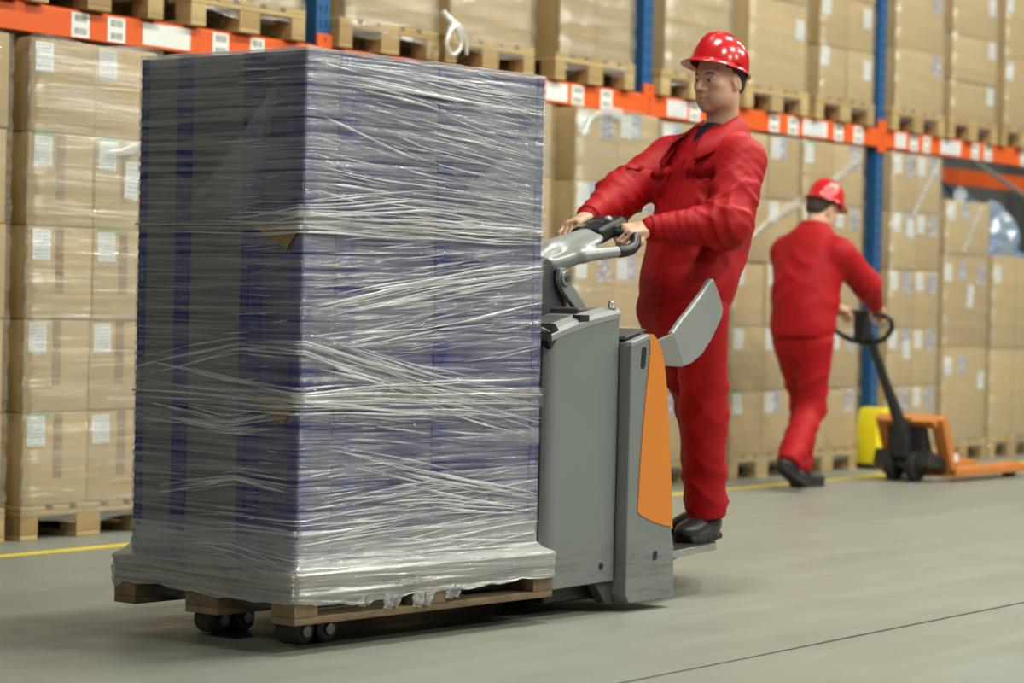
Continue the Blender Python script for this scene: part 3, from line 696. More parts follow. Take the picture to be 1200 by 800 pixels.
    sheet([(1.095, 1.70), (.66, 1.38), (1.085, 1.31)], .0225, 1); sheet([(1.095, 1.68), (.70, 1.40), (1.085, 1.36)], .0265, 5)
    sheet([(-.10, 1.70), (-.50, 1.31), (-.20, 1.285)], .0145, 2); sheet([(-.13, 1.66), (-.47, 1.33), (-.22, 1.30)], .0185, 6)
    sheet([(-.02, 1.78), (-.70, 1.62), (-.69, 1.79)], .0135, 3)
    sheet([(-.60, 1.44), (-.64, 1.30), (-.02, 1.27)], .0150, 4)
build_load()

# ------------------------------------------------------------------ signed-distance modelling
class Field:
    def __init__(s, xs, ys, zs):
        s.ax = [np.asarray(a, np.float32) for a in (xs, ys, zs)]
        s.F = np.full([len(a) for a in s.ax], 1.0, np.float32)
    def reg(s, lo, hi):
        sl = []
        for a, l, h in zip(s.ax, lo, hi):
            i0 = max(0, int(np.searchsorted(a, l)) - 1); i1 = min(len(a), int(np.searchsorted(a, h)) + 1); sl.append(slice(i0, max(i1, i0)))
        g = [s.ax[0][sl[0]][:, None, None], s.ax[1][sl[1]][None, :, None], s.ax[2][sl[2]][None, None, :]]
        return tuple(sl), g
    def put(s, fn, lo, hi, k=.01, sub=False):
        lo = np.array(lo, float) - k - .03; hi = np.array(hi, float) + k + .03
        sl, g = s.reg(lo, hi)
        if min(x.stop - x.start for x in sl) < 1: return
        d = fn(*g); A = s.F[sl]
        if sub:
            d = -d; h = np.maximum(k - np.abs(A - d), 0)/k; s.F[sl] = np.maximum(A, d) + h*h*k*.25
        else:
            h = np.maximum(k - np.abs(A - d), 0)/k; s.F[sl] = np.minimum(A, d) - h*h*k*.25
    def cone(s, a, b, r1, r2=None, k=.01, sub=False):
        a = np.array(a, np.float32); b = np.array(b, np.float32); r2 = r1 if r2 is None else r2; d = b - a; L = max(1e-8, float(d @ d)); m = max(r1, r2)
        def fn(x, y, z):
            t = np.clip(((x-a[0])*d[0] + (y-a[1])*d[1] + (z-a[2])*d[2])/L, 0, 1)
            return np.sqrt((x-a[0]-t*d[0])**2 + (y-a[1]-t*d[1])**2 + (z-a[2]-t*d[2])**2) - (r1 + (r2-r1)*t)
        s.put(fn, np.minimum(a, b) - m, np.maximum(a, b) + m, k, sub)
    def ell(s, c, rad, R=None, k=.01, sub=False):
        """R rows are the ellipsoid's own axes"""
        c = np.array(c, np.float32); R = np.eye(3) if R is None else np.array(R, float); m = max(rad)
        def fn(x, y, z):
            p = [((x-c[0])*R[i][0] + (y-c[1])*R[i][1] + (z-c[2])*R[i][2]) for i in range(3)]
            k0 = np.sqrt(sum((p[i]/rad[i])**2 for i in range(3))); k1 = np.sqrt(sum((p[i]/rad[i]**2)**2 for i in range(3))) + 1e-6
            return k0*(k0 - 1)/k1
        s.put(fn, c - m, c + m, k, sub)
    def rbox(s, c, half, r, R=None, k=.01, sub=False):
        c = np.array(c, np.float32); R = np.eye(3) if R is None else np.array(R, float); m = float(np.linalg.norm(half)) + r
        def fn(x, y, z):
            q = [np.abs((x-c[0])*R[i][0] + (y-c[1])*R[i][1] + (z-c[2])*R[i][2]) - half[i] for i in range(3)]
            o = np.sqrt(sum(np.maximum(v, 0)**2 for v in q)); return o + np.minimum(np.maximum(np.maximum(q[0], q[1]), q[2]), 0) - r
        s.put(fn, c - m, c + m, k, sub)
    def plane(s, p, n):
        """keep the side the normal points away from"""
        x, y, z = s.ax[0][:, None, None], s.ax[1][None, :, None], s.ax[2][None, None, :]
        s.F = np.maximum(s.F, ((x-p[0])*n[0] + (y-p[1])*n[1] + (z-p[2])*n[2]).astype(np.float32))
    def displace(s, fn): s.F = s.F + fn(s.ax[0][:, None, None], s.ax[1][None, :, None], s.ax[2][None, None, :]).astype(np.float32)
    def sample(s, p):
        i = [min(len(a)-1, max(0, int(np.searchsorted(a, v)))) for a, v in zip(s.ax, p)]; return float(s.F[i[0], i[1], i[2]])
    def hit(s, p, d, far=.5, step=.003):
        """first surface point from p along d"""
        p = Vector(p); d = Vector(d).normalized(); t = 0
        while t < far:
            if s.sample(p + d*t) < 0: return p + d*t
            t += step
        return None
    def polygonize(s):
        F = s.F; xs, ys, zs = s.ax; ins = F < 0
        nx, ny, nz = F.shape
        cnt = np.zeros((nx-1, ny-1, nz-1), np.int8)
        for dx in (0, 1):
            for dy in (0, 1):
                for dz in (0, 1): cnt += ins[dx:nx-1+dx, dy:ny-1+dy, dz:nz-1+dz]
        act = np.argwhere((cnt > 0) & (cnt < 8)); idx = -np.ones(cnt.shape, np.int32); idx[act[:, 0], act[:, 1], act[:, 2]] = np.arange(len(act))
        i, j, k = act.T; acc = np.zeros((len(act), 3)); num = np.zeros(len(act))
        cor = [(a, b, c) for a in (0, 1) for b in (0, 1) for c in (0, 1)]
        val = {c: F[i+c[0], j+c[1], k+c[2]] for c in cor}
        pos = {c: np.stack([xs[i+c[0]], ys[j+c[1]], zs[k+c[2]]], 1) for c in cor}
        for c in cor:
            for ax in range(3):
                if c[ax]: continue
                e = list(c); e[ax] = 1; e = tuple(e); m = (val[c] < 0) != (val[e] < 0)
                t = np.where(m, val[c]/np.where(m, val[c]-val[e], 1), 0)
                acc[m] += (pos[c] + (pos[e]-pos[c])*t[:, None])[m]; num[m] += 1
        V = acc/num[:, None]; Q = []
        for ax in range(3):
            sl0 = [slice(None)]*3; sl1 = [slice(None)]*3; sl0[ax] = slice(0, -1); sl1[ax] = slice(1, None)
            a, b = ins[tuple(sl0)], ins[tuple(sl1)]; ed = np.argwhere(a != b); u, v = [(1, 2), (2, 0), (0, 1)][ax]
            lim = [nx-1, ny-1, nz-1]; ok = (ed[:, u] > 0) & (ed[:, v] > 0) & (ed[:, u] < lim[u]) & (ed[:, v] < lim[v]); ed = ed[ok]
            flip = a[ed[:, 0], ed[:, 1], ed[:, 2]]
            def cell(du, dv):
                q = ed.copy(); q[:, u] -= du; q[:, v] -= dv; return idx[q[:, 0], q[:, 1], q[:, 2]]
            q = np.stack([cell(1, 1), cell(0, 1), cell(0, 0), cell(1, 0)], 1); q[~flip] = q[~flip][:, ::-1]; Q.append(q)
        return V, np.concatenate(Q)
    def build(s, name, mat, parent, off=(0, 0, 0), smooth_it=1, label=None):
        V, Q = s.polygonize(); me = bpy.data.meshes.new(name)
        V = V - np.array(off)
        me.vertices.add(len(V)); me.vertices.foreach_set('co', V.ravel())
        me.loops.add(len(Q)*4); me.loops.foreach_set('vertex_index', Q.ravel()); me.polygons.add(len(Q))
        me.polygons.foreach_set('loop_start', np.arange(0, len(Q)*4, 4)); me.update(calc_edges=True); me.validate()
        me.polygons.foreach_set('use_smooth', [True]*len(me.polygons))
        if smooth_it:
            bm = bmesh.new(); bm.from_mesh(me)
            for _ in range(smooth_it): bmesh.ops.smooth_vert(bm, verts=bm.verts, factor=.5, use_axis_x=True, use_axis_y=True, use_axis_z=True)
            bm.to_mesh(me); bm.free()
        return link(name, me, mat, parent, label=label)
def axis(lo, hi, coarse, fine=()):
    """grid coordinates from lo to hi; fine = list of (a, b, step)"""
    out = [lo]
    while out[-1] < hi:
        st = coarse
        for a, b, f in fine:
            if a - .01 <= out[-1] <= b: st = min(st, f)
        out.append(out[-1] + st)
    return out
def unit(v): v = np.array(v, float); return v/np.linalg.norm(v)

# ------------------------------------------------------------------ people
def wob(seed, n=5, f=16):
    g = np.random.RandomState(seed); K = [(unit(g.randn(3))*g.uniform(.6, 1.5)*f, g.rand()*6.28) for _ in range(n)]
    def fn(x, y, z): return sum(np.sin(k[0]*x + k[1]*y + k[2]*z + p) for k, p in K)/n
    return fn
def limb_folds(f, a, b, amp, lam, seed, rmax, centre=.5, spread=.35):
    """cloth folds that ring a limb from a to b"""
    a = np.array(a, float); b = np.array(b, float); d = b - a; L = np.linalg.norm(d); d /= L; w1 = wob(seed, 4, 14); w2 = wob(seed+50, 3, 22)
    lo = np.minimum(a, b) - rmax; hi = np.maximum(a, b) + rmax; sl, g = f.reg(lo, hi); x, y, z = g
    t = (x-a[0])*d[0] + (y-a[1])*d[1] + (z-a[2])*d[2]
    r2 = (x-a[0]-t*d[0])**2 + (y-a[1]-t*d[1])**2 + (z-a[2]-t*d[2])**2
    e = np.cross(d, (0.35, 0.2, .91)); e /= np.linalg.norm(e)
    s1 = (x-a[0])*e[0] + (y-a[1])*e[1] + (z-a[2])*e[2]
    m = np.exp(-((t/L - centre)/spread)**2)*np.exp(-(np.maximum(0, np.sqrt(r2) - rmax*.8)/.02)**2)
    p1 = 2*np.pi/lam*(t + .75*s1) + 2.6*w1(x, y, z); p2 = 2*np.pi/(1.35*lam)*(t - .85*s1) + 2.6*w2(x, y, z)
    k1 = np.clip(.5 + 1.3*w2(x, y, z), 0, 1); k2 = np.clip(.5 - 1.3*w1(x, y, z), 0, 1)
    rg = k1*(1 - np.abs(np.sin(p1*.5)))**1.5 + k2*(1 - np.abs(np.sin(p2*.5)))**1.5
    f.F[sl] = f.F[sl] - (amp*m*(rg*1.7 - .45)).astype(np.float32)

def hand(f, wr, u, n, side, scale=1.0, curl=(1.0, 1.0, 1.0, 1.0), thumb=None, spread=.0):
    """wr wrist, u wrist->knuckle direction, n palm-facing direction, side=+1: thumb on the +(u x n) side"""
    wr = np.array(wr, float); u = unit(u); n = unit(np.array(n, float) - u*np.dot(n, u)); sdir = np.cross(u, n)*side; q = scale
    R = np.array([u, sdir, n])
    f.rbox(wr + u*.045*q - n*.002, (.034*q, .028*q, .004*q), .011*q, R, k=.016)
    f.cone(wr - u*.035, wr + u*.02, .027*q, .025*q, k=.02)
    lens = [(.042, .025, .020), (.046, .029, .021), (.043, .027, .021), (.034, .020, .018)]
    offs = [.031, .0105, -.0105, -.030]; fwd = [.082, .088, .084, .076]
    for i in range(4):
        base = wr + u*fwd[i]*q + sdir*offs[i]*q; ang = 0; p = base; c = curl[i]
        f.cone(wr + u*.05*q + sdir*offs[i]*.8*q, base, .0105*q, .0105*q, k=.008)
        for j, (Ls, bend) in enumerate(zip(lens[i], (.75, 1.05, .8))):
            ang += bend*c; dr = u*math.cos(ang) + n*math.sin(ang) + sdir*spread*(1.5 - i)*.2
            e = p + unit(dr)*Ls*q; r = (.0098, .0090, .0082)[j]*q; f.cone(p, e, r, r*.93, k=.004); p = e
    tb = wr + u*.022*q + sdir*.026*q + n*.006*q
    if thumb is None: thumb = [unit(u*.7 + sdir*.6 + n*.5), unit(u*.85 + sdir*.05 + n*.6), unit(u*.8 - sdir*.35 + n*.5)]
    p = tb; f.cone(wr + u*.012*q, tb, .016*q, .015*q, k=.012)
    for dr, Ls, r in zip(thumb, (.040, .032, .026), (.0135, .0112, .0098)):
        e = p + np.array(dr)*Ls*q; f.cone(p, e, r*q, r*.9*q, k=.006); p = e

def head_sdf(f, H, R, q=1.0):
    """R rows: forward, left, up"""
    F_, L_, U_ = R
    P = lambda x, y, z: H + (F_*x + L_*y + U_*z)*q
    E = lambda c, r, k=.012, sub=False, R2=None: f.ell(P(*c), [v*q for v in r], R if R2 is None else R2, k, sub)
    E((-.012, 0, .045), (.099, .077, .088)); E((.022, 0, -.022), (.070, .062, .092), .03)
    E((.030, 0, -.076), (.052, .049, .036), .03); E((.072, 0, -.098), (.022, .025, .019), .022)
    for s in (-1, 1):
        E((.004, s*.052, -.060), (.034, .020, .036), .03); E((.056, s*.045, -.016), (.026, .023, .019), .025); E((.05, s*.034, -.062), (.03, .022, .03), .03)
        f.cone(P(.083, s*.012, .027), P(.066, s*.052, .028), .011*q, .009*q, k=.016)
    f.cone(P(.088, 0, .018), P(.117, 0, -.026), .0080*q, .0125*q, k=.012)
    for s in (-1, 1):
        E((.101, s*.014, -.031), (.014, .009, .009), .008)
        E((.099, s*.032, .006), (.017, .019, .013), .012, True)
        f.cone(P(.086, s*.017, .0115), P(.080, s*.046, .010), .0052*q, .005*q, k=.006)
        f.cone(P(.084, s*.018, -.0085), P(.079, s*.044, -.006), .0042*q, k=.006)
    f.cone(P(.082, 0, -.045), P(.084, 0, -.055), .015*q, k=.012)
    f.cone(P(.079, -.023, -.064), P(.0945, 0, -.0590), .0045*q, .0065*q, k=.006); f.cone(P(.079, .023, -.064), P(.0945, 0, -.0590), .0045*q, .0065*q, k=.006)
    f.cone(P(.081, -.018, -.072), P(.0925, 0, -.0730), .005*q, .0075*q, k=.006); f.cone(P(.081, .018, -.072), P(.0925, 0, -.0730), .005*q, .0075*q, k=.006)
    f.cone(P(.090, -.022, -.0660), P(.104, 0, -.0655), .0016*q, .0016*q, k=.003, sub=True); f.cone(P(.090, .022, -.0660), P(.104, 0, -.0655), .0016*q, .0016*q, k=.003, sub=True)
    for s in (-1, 1):
        a = .30; ex = unit(F_ - L_*s*.35 - U_*.2); ez = unit(U_ - F_*.22); ey = np.cross(ez, ex); R2 = np.array([ex, ey, ez])
        E((-.008, s*.079, -.004), (.019, .008, .033), .006, False, R2); E((-.003, s*.088, .000), (.010, .005, .017), .006, True, R2)
        E((-.004, s*.078, -.030), (.010, .006, .010), .006)

def helmet(parent, off, H, R, mat='helmet', q=1.0):
    """hard hat; R rows forward, left, up of the hat; H centre of the rim"""
    F_, L_, U_ = R; rows = []; n = 72
    def pt(t, rr, z, crest=0): 
        ax, ay = .130*rr, .108*rr
        return H + (F_*(ax*math.cos(t)) + L_*(ay*math.sin(t)) + U_*(z))*q
    levels = [math.radians(a) for a in np.linspace(0, 90, 20)]
    for li, a in enumerate(levels):
        row = []
        for i in range(n + 1):
            t = 2*math.pi*i/n; rr = math.cos(a)**.82; z = .138*math.sin(a)**.95
            yy = abs(.108*rr*math.sin(t)); x = .13*rr*math.cos(t)
            cre = .0075*math.exp(-((yy - .018)/.010)**2)*min(1, max(0, (z - .03)/.05)) + .006*math.exp(-(yy/.008)**2)*min(1, max(0, (z - .04)/.05))
            side = .004*math.exp(-((yy - .075)/.012)**2)*math.exp(-((z-.06)/.03)**2)
            row.append(H + (F_*x*(1 + cre*2) + L_*(.108*rr*math.sin(t)) + U_*(z + cre + side))*q)
        rows.append(row)
    shell = MB().grid(rows)
    def brim(t):
        c = math.cos(t); peak = max(0, c)**1.6
        return .013 + .030*peak, -.004 - .014*peak + .006*max(0, -c)
    br = []
    for fr, dz in ((0, 0.004), (.55, -.001), (1.0, -.006), (1.03, -.010), (.9, -.011), (0, -.004)):
        row = []
        for i in range(n + 1):
            t = 2*math.pi*i/n; w_, d_ = brim(t); e = w_*fr
            row.append(H + (F_*((.13 + e)*math.cos(t)) + L_*((.108 + e)*math.sin(t)) + U_*(d_*fr + dz))*q)
        br.append(row)
    shell.grid(br)
    o = shell.build('hard_hat', mat, parent, off, smooth=True, label='glossy red hard hat')
    for sd in (-1, 1):   # small slot tabs on the sides
        c = H + (L_*(sd*.107) + U_*.016)*q
        cs = [c + (F_*a*.016 + U_*b*.006 + L_*sd*e*.006)*q for a in (-1, 1) for b in (-1, 1) for e in (0, 1)]
        MB().add(cs, [(0, 1, 3, 2), (4, 6, 7, 5), (0, 4, 5, 1), (2, 3, 7, 6), (0, 2, 6, 4), (1, 5, 7, 3)]).build('accessory_slot', mat, o, off)
    return o

def shoe(parent, off, heel, toe, up=(0, 0, 1), q=1.0, res=.005):
    heel = np.array(heel, float); toe = np.array(toe, float); d = unit(toe - heel); up = unit(np.array(up) - d*np.dot(up, d)); L = np.linalg.norm(toe - heel); lt = np.cross(up, d)
    R = np.array([d, lt, up]); lo = np.minimum(heel, toe) - .12; hi = np.maximum(heel, toe) + .18
    f = Field(np.arange(lo[0], hi[0], res), np.arange(lo[1], hi[1], res), np.arange(lo[2], hi[2], res))
    P = lambda a, b, c: heel + d*a*L + lt*b + up*c
    f.ell(P(.80, 0, .040), (.072, .049, .036), R, .02); f.ell(P(.50, 0, .048), (.085, .044, .040), R, .03); f.ell(P(.18, 0, .052), (.062, .040, .048), R, .03)
    f.cone(P(.24, 0, .07), P(.20, 0, .125), .046, .048, k=.03)
    f.plane(P(.5, 0, .016), -up)
    o = f.build('shoe', 'leather', parent, off, 2, 'black leather work shoe')
    g = Field(np.arange(lo[0], hi[0], res), np.arange(lo[1], hi[1], res), np.arange(lo[2], hi[2], res))
    for a, w_ in ((.10, .036), (.30, .036), (.5, .040), (.72, .047), (.85, .044)): g.rbox(P(a, 0, .012), (.022, w_ - .012, .004), .010, R, .02)
    g.build('sole', 'rubber', o, off, 2)
    m = MB()
    for a in (.42, .50, .58): m.tube([P(a, -.026, .081 - .02*(a-.42)), P(a, 0, .0915 - .05*(a-.42)), P(a, .026, .081 - .02*(a-.42))], .0028, 6, 4)
    m.build('laces', 'black', o, off)
    return o

def person(name, label, root, off, J, Rt, Rh, Rhat, hat_c, hands, feet, res=1.0, seed=1, q=1.0, hairmat='hair', hem=None, grey=False):
    """J joints (numpy), Rt torso frame, Rh head frame; rows forward, left, up"""
    J = {k: np.array(v, float) for k, v in J.items()}; F_, L_, U_ = Rt
    P3 = lambda a: [float(x) for x in a]
    allp = np.array([v for v in J.values()] + [h['wr'] for h in hands]); lo = allp.min(0) - .2; hi = allp.max(0) + .2
    # --- body: one continuous skin surface
    H = J['head']; fx = [(H[i] - .14, H[i] + .14, .0034*res) for i in range(3)]; fines = [[fx[i]] for i in range(3)]
    for h in hands:
        c = np.array(h['wr']) + unit(h['u'])*.06
        for i in range(3): fines[i].append((c[i] - .085, c[i] + .085, .0036*res))
    b = Field(axis(lo[0], hi[0], .013, fines[0]), axis(lo[1], hi[1], .013, fines[1]), axis(lo[2]-.05, hi[2] + .05, .013, fines[2]))
    head_sdf(b, H, Rh, q)
    ub = H + (Rh[0]*-.022 + Rh[2]*-.06)*q
    b.cone(ub, J['neck'] - U_*.03, .056*q, .062*q, k=.03)
    for s in ('L', 'R'): b.cone(J['neck'] - U_*.05, J[s+'sh'], .05, .045, k=.04)
    b.cone(J['neck'] - U_*.12, J['pelvis'], .10, .09, k=.05)
    for s in ('L', 'R'):
        w_ = [h['wr'] for h in hands if h['s'] == s][0]
        b.cone(J[s+'sh'], J[s+'el'], .042, .036, k=.02); b.cone(J[s+'el'], w_, .036, .027, k=.02)
        b.cone(J['pelvis'], J[s+'hip'], .08, .07, k=.03); b.cone(J[s+'hip'], J[s+'kn'], .065, .045, k=.02); b.cone(J[s+'kn'], J[s+'an'], .045, .033, k=.02)
    for h in hands: hand(b, h['wr'], h['u'], h['n'], h['side'], h.get('scale', 1.0), h.get('curl', (1, 1, 1, 1)), h.get('thumb'))
    body = b.build('body', 'skin', root, off, 1, 'face, neck and hands')
    # tint: lips and cheeks a little redder, jaw a little greyer
    me = body.data; co = np.zeros(len(me.vertices)*3); me.vertices.foreach_get('co', co); co = co.reshape(-1, 3) + np.array(off) - H
    hx, hy, hz = co @ Rh[0], co @ Rh[1], co @ Rh[2]; col = np.ones((len(co), 4))
    lip = np.exp(-(((hz + .066)/.0075)**2 + (hy/.021)**2))*(hx > .083); col[:, :3] *= 1 - lip[:, None]*np.array([.18, .42, .38])
    beard = np.exp(-(((hz + .09)/.035)**2))*(hx > .0)*(1 - lip); col[:, :3] *= 1 - beard[:, None]*np.array([.14, .11, .08])
    ck = np.exp(-(((hz + .025)/.022)**2 + ((np.abs(hy) - .045)/.02)**2))*(hx > .03); col[:, :3] *= 1 - ck[:, None]*np.array([.0, .12, .12])
    a = me.color_attributes.new('tint', 'FLOAT_COLOR', 'POINT'); a.data.foreach_set('color', col.ravel().astype(np.float32))
    # --- eyes, brows, hair
    for s in (-1, 1):
        c = H + (Rh[0]*.0775 + Rh[1]*(s*.0318) + Rh[2]*.0022)*q
        bm = bmesh.new(); bmesh.ops.create_uvsphere(bm, u_segments=20, v_segments=14, radius=.0122*q); em = bpy.data.meshes.new('eye'); bm.to_mesh(em); bm.free()
        em.polygons.foreach_set('use_smooth', [True]*len(em.polygons)); e = link('eye', em, 'eye', root); e.location = c - np.array(off)
        m3 = Matrix((Rh[0], Rh[1], Rh[2])).transposed(); e.rotation_euler = m3.to_euler()
        MB().tube([P3(H + (Rh[0]*x + Rh[1]*(s*y) + Rh[2]*z)*q) for x, y, z in ((.0925, .012, .024), (.0895, .030, .0285), (.076, .050, .025))], [.0032, .0042, .0026], 8, 5).build('eyebrow', 'brow', root, off, smooth=True)
    hr = Field(*[np.arange(H[i] - .14, H[i] + .14, .005*res) for i in range(3)])
    hr.ell(H + (Rh[0]*-.012 + Rh[2]*.045)*q, [v*q for v in (.102, .0795, .091)], Rh, .005); hr.ell(H + (Rh[0]*-.055 + Rh[2]*-.01)*q, [v*q for v in (.052, .058, .055)], Rh, .03)
    x, y, z = hr.ax[0][:, None, None]-H[0], hr.ax[1][None, :, None]-H[1], hr.ax[2][None, None, :]-H[2]
    lx = x*Rh[0][0] + y*Rh[0][1] + z*Rh[0][2]; lz = x*Rh[2][0] + y*Rh[2][1] + z*Rh[2][2]
    hr.F = np.maximum(hr.F, (lx - np.where(lz > .045*q, .035, np.where(lz > -.0, .008, -.030))*q).astype(np.float32)); hr.F = np.maximum(hr.F, (-.045*q - lz).astype(np.float32)); hr.F = np.maximum(hr.F, (lz - .10*q).astype(np.float32))
    hr.build('hair', hairmat, root, off, 1)
    helmet(root, off, np.array(hat_c), Rhat, q=q*.93)
    # --- jacket
    jl, jh = np.array([J['Lsh'], J['Rsh'], J['Lel'], J['Rel'], J['pelvis'], J['neck']] + [h['wr'] for h in hands]).min(0) - .22, np.array([J['Lsh'], J['Rsh'], J['Lel'], J['Rel'], J['pelvis'], J['neck']] + [h['wr'] for h in hands]).max(0) + .22
    rs = .0075*res; f = Field(*[np.arange(jl[i], jh[i], rs) for i in range(3)])
    spine = J['neck'] - J['pelvis']; Ls = np.linalg.norm(spine); su = spine/Ls; sf = unit(F_ - su*np.dot(F_, su)); sl = np.cross(su, sf); Rs = np.array([sf, sl, su])
    C = lambda t, x=0, y=0: J['pelvis'] + su*(t*Ls) + sf*x + sl*y
    f.ell(C(.68, -.012), (.160, .210, .25), Rs, .04); f.ell(C(.42, -.018), (.178, .205, .25), Rs, .06); f.ell(C(.12, -.006), (.162, .205, .24), Rs, .06)
    f.ell(C(.76, -.02), (.105, .185, .13), Rs, .06)
    for s in ('L', 'R'):
        w_ = [h for h in hands if h['s'] == s][0]; wr = np.array(w_['wr']); fo = unit(wr - J[s+'el']); ce = wr - fo*.012
        f.cone(J['neck'] - su*.075, J[s+'sh'], .052, .080, k=.05); f.cone(J[s+'sh'], J[s+'el'], .092, .086, k=.035)
        f.cone(J[s+'el'], wr - fo*.07, .086, .054, k=.03); f.cone(wr - fo*.075, wr - fo*.015, .047, .045, k=.010)
    for k_, s in enumerate(('L', 'R')):
        wr = np.array([h['wr'] for h in hands if h['s'] == s][0])
        limb_folds(f, J[s+'sh'], J[s+'el'], .0075, .085, seed + k_, .16, .72, .42); limb_folds(f, J[s+'sh'], J[s+'el'], .0025, .042, seed + 70 + k_, .16, .6, .6); limb_folds(f, J[s+'el'], wr, .0025, .036, seed + 80 + k_, .15, .5, .6); limb_folds(f, J[s+'el'], wr, .008, .075, seed + 9 + k_, .15, .30, .42)
    w1 = wob(seed + 3, 6, 17); w2 = wob(seed + 4, 6, 34)
    f.displace(lambda x, y, z: -.007*w1(x, y, z))
    limb_folds(f, C(.85, 0, .06), C(-.05, .02, -.03), .008, .16, seed + 5, .26, .35, .45)
    hem_t = (hem if hem is not None else -.06)
    f.plane(C(hem_t), -unit(su*.9 + np.array([0, 0, .3])))
    # neck opening
    f.cone(ub, J['neck'] - su*.02 + sf*.012, .060*q, .066*q, k=.008, sub=True)
    vt, vb = C(1.0, .10), C(.80, .155)
    f.cone(vt, vb, .050, .006, k=.006, sub=True)
    jk = f.build('jacket', 'red', root, off, 1, 'red cotton work jacket')
    # t-shirt in the neck opening
    t_ = Field(*[np.arange(J['neck'][i] - .2, J['neck'][i] + .2, .007*res) for i in range(3)])
    t_.ell(C(.70, .002), (.128, .16, .22), Rs, .03); t_.cone(J['neck'] - su*.07, J['neck'] - su*.028 + sf*.006, .075, .067, k=.02)
    for s in ('L', 'R'): t_.cone(J['neck'] - su*.06, C(.80, 0, .09 if s == 'L' else -.09), .045, .04, k=.03)
    t_.F = np.minimum(t_.F, 1); t_.build('undershirt', 'navy', root, off, 1, 'dark navy undershirt')
    # collar
    rows = []; nn = 44; nk = J['neck'] + su*.012
    for i in range(nn + 1):
        th = math.radians(26 + (360 - 52)*i/nn); fr = min(i, nn - i)/nn; ca, sa = math.cos(th), math.sin(th)
        front = max(0, ca); rr = (.074 + .022*front)*q; e = (1 - min(1, fr/.10))
        def cp(r, zz): return nk + sf*(r*ca*1.02 + .010) + sl*(r*sa*1.08) + su*(zz - .112*front**1.2 + .006*max(0, -ca))
        wide = .036 + .036*front; drop = .082 + .012*front
        rows.append([cp(rr - .004, -.06), cp(rr, .015), cp(rr + .004, .034), cp(rr + .012, .036), cp(rr + .018 + .2*wide, .018), cp(rr + .022 + .6*wide, -.45*drop + .020), cp(rr + .022 + wide, -drop + .012 - .026*e), cp(rr + .015 + wide, -drop + .005 - .026*e), cp(rr + .012 + .5*wide, -.45*drop + .006), cp(rr + .006, .012)])
    MB().grid(rows).build('collar', 'red', jk, off, smooth=True)
    # cuffs
    for h in hands:
        wr = np.array(h['wr']); fo = unit(wr - J[h['s']+'el'])
        MB().tube([P3(wr - fo*.062), P3(wr - fo*.04), P3(wr - fo*.014)], [.051, .0505, .0485], 24, 3).build('cuff', 'red', jk, off, smooth=True)
    # pocket flaps, placket
    def on_jacket(t, y, out=.5):
        o = C(t, out, y); p = f.hit(o, -sf, .6); return None if p is None else np.array(p)
    for y in (.105, -.105):
        row = []
        for tt in (.715, .69, .64):
            r_ = [on_jacket(tt - (.018 if (tt == .64 and jj == 2) else 0), y + dy) for jj, dy in enumerate((-.06, -.03, 0, .03, .06))]
            if any(v is None for v in r_): row = None; break
            row.append([v + sf*(.0025 + (.002 if tt == .64 else 0)) for v in r_])
        if row:
            back = [[v - sf*.012 for v in r] for r in row[::-1]]
            MB().grid(row + back).build('pocket_flap', 'red', jk, off, smooth=True)
    rows = []
    for tt in np.linspace(.76, max(hem_t, .0) + .04, 16):
        r_ = [on_jacket(tt, dy) for dy in (-.018, .018)]
        if any(v is None for v in r_): continue
        rows.append([r_[0] + sf*.0025, (r_[0] + r_[1])/2 + sf*.0045, r_[1] + sf*.0025])
    if len(rows) > 3: MB().grid(rows).build('front_placket', 'red', jk, off, smooth=True)
    # --- trousers
    tl = np.array([J['pelvis'], J['Lkn'], J['Rkn'], J['Lan'], J['Ran'], J['Lhip'], J['Rhip']]); tlo, thi = tl.min(0) - .2, tl.max(0) + .2
    f2 = Field(*[np.arange(tlo[i], thi[i], .0085*res) for i in range(3)])
    f2.ell(J['pelvis'] - np.array([0, 0, .02]), (.125, .172, .17), Rt, .05)
    for k_, s in enumerate(('L', 'R')):
        an = J[s+'an']; dn = unit(an - J[s+'kn'])
        f2.cone(J[s+'hip'], J[s+'kn'], .105, .084, k=.04); f2.cone(J[s+'kn'], an + dn*.03, .084, .078, k=.03)
        limb_folds(f2, J[s+'hip'], J[s+'kn'], .008, .12, seed + 21 + k_, .17, .7, .5); limb_folds(f2, J[s+'kn'], an, .009, .10, seed + 31 + k_, .15, .66, .5)
    w3 = wob(seed + 6, 6, 15); f2.displace(lambda x, y, z: -.006*w3(x, y, z))
    f2.plane(J['pelvis'] + np.array([0, 0, .10]), (0, 0, 1))
    for s in ('L', 'R'):
        an = J[s+'an']; dn = unit(an - J[s+'kn']); sl_, g = f2.reg(an - .14, an + .14); x, y, z = g
        f2.F[sl_] = np.maximum(f2.F[sl_], ((x-an[0])*dn[0] + (y-an[1])*dn[1] + (z-an[2])*dn[2] - .012).astype(np.float32))
    f2.build('trousers', 'red', root, off, 1, 'red cotton work trousers')
    for hl, to, up in feet: shoe(root, off, hl, to, up)
    tag(root, label, 'person')

def frame(fwd, up=(0, 0, 1)):
    f = unit(fwd); u = np.array(up, float); u = unit(u - f*np.dot(u, f)); return np.array([f, np.cross(u, f), u])

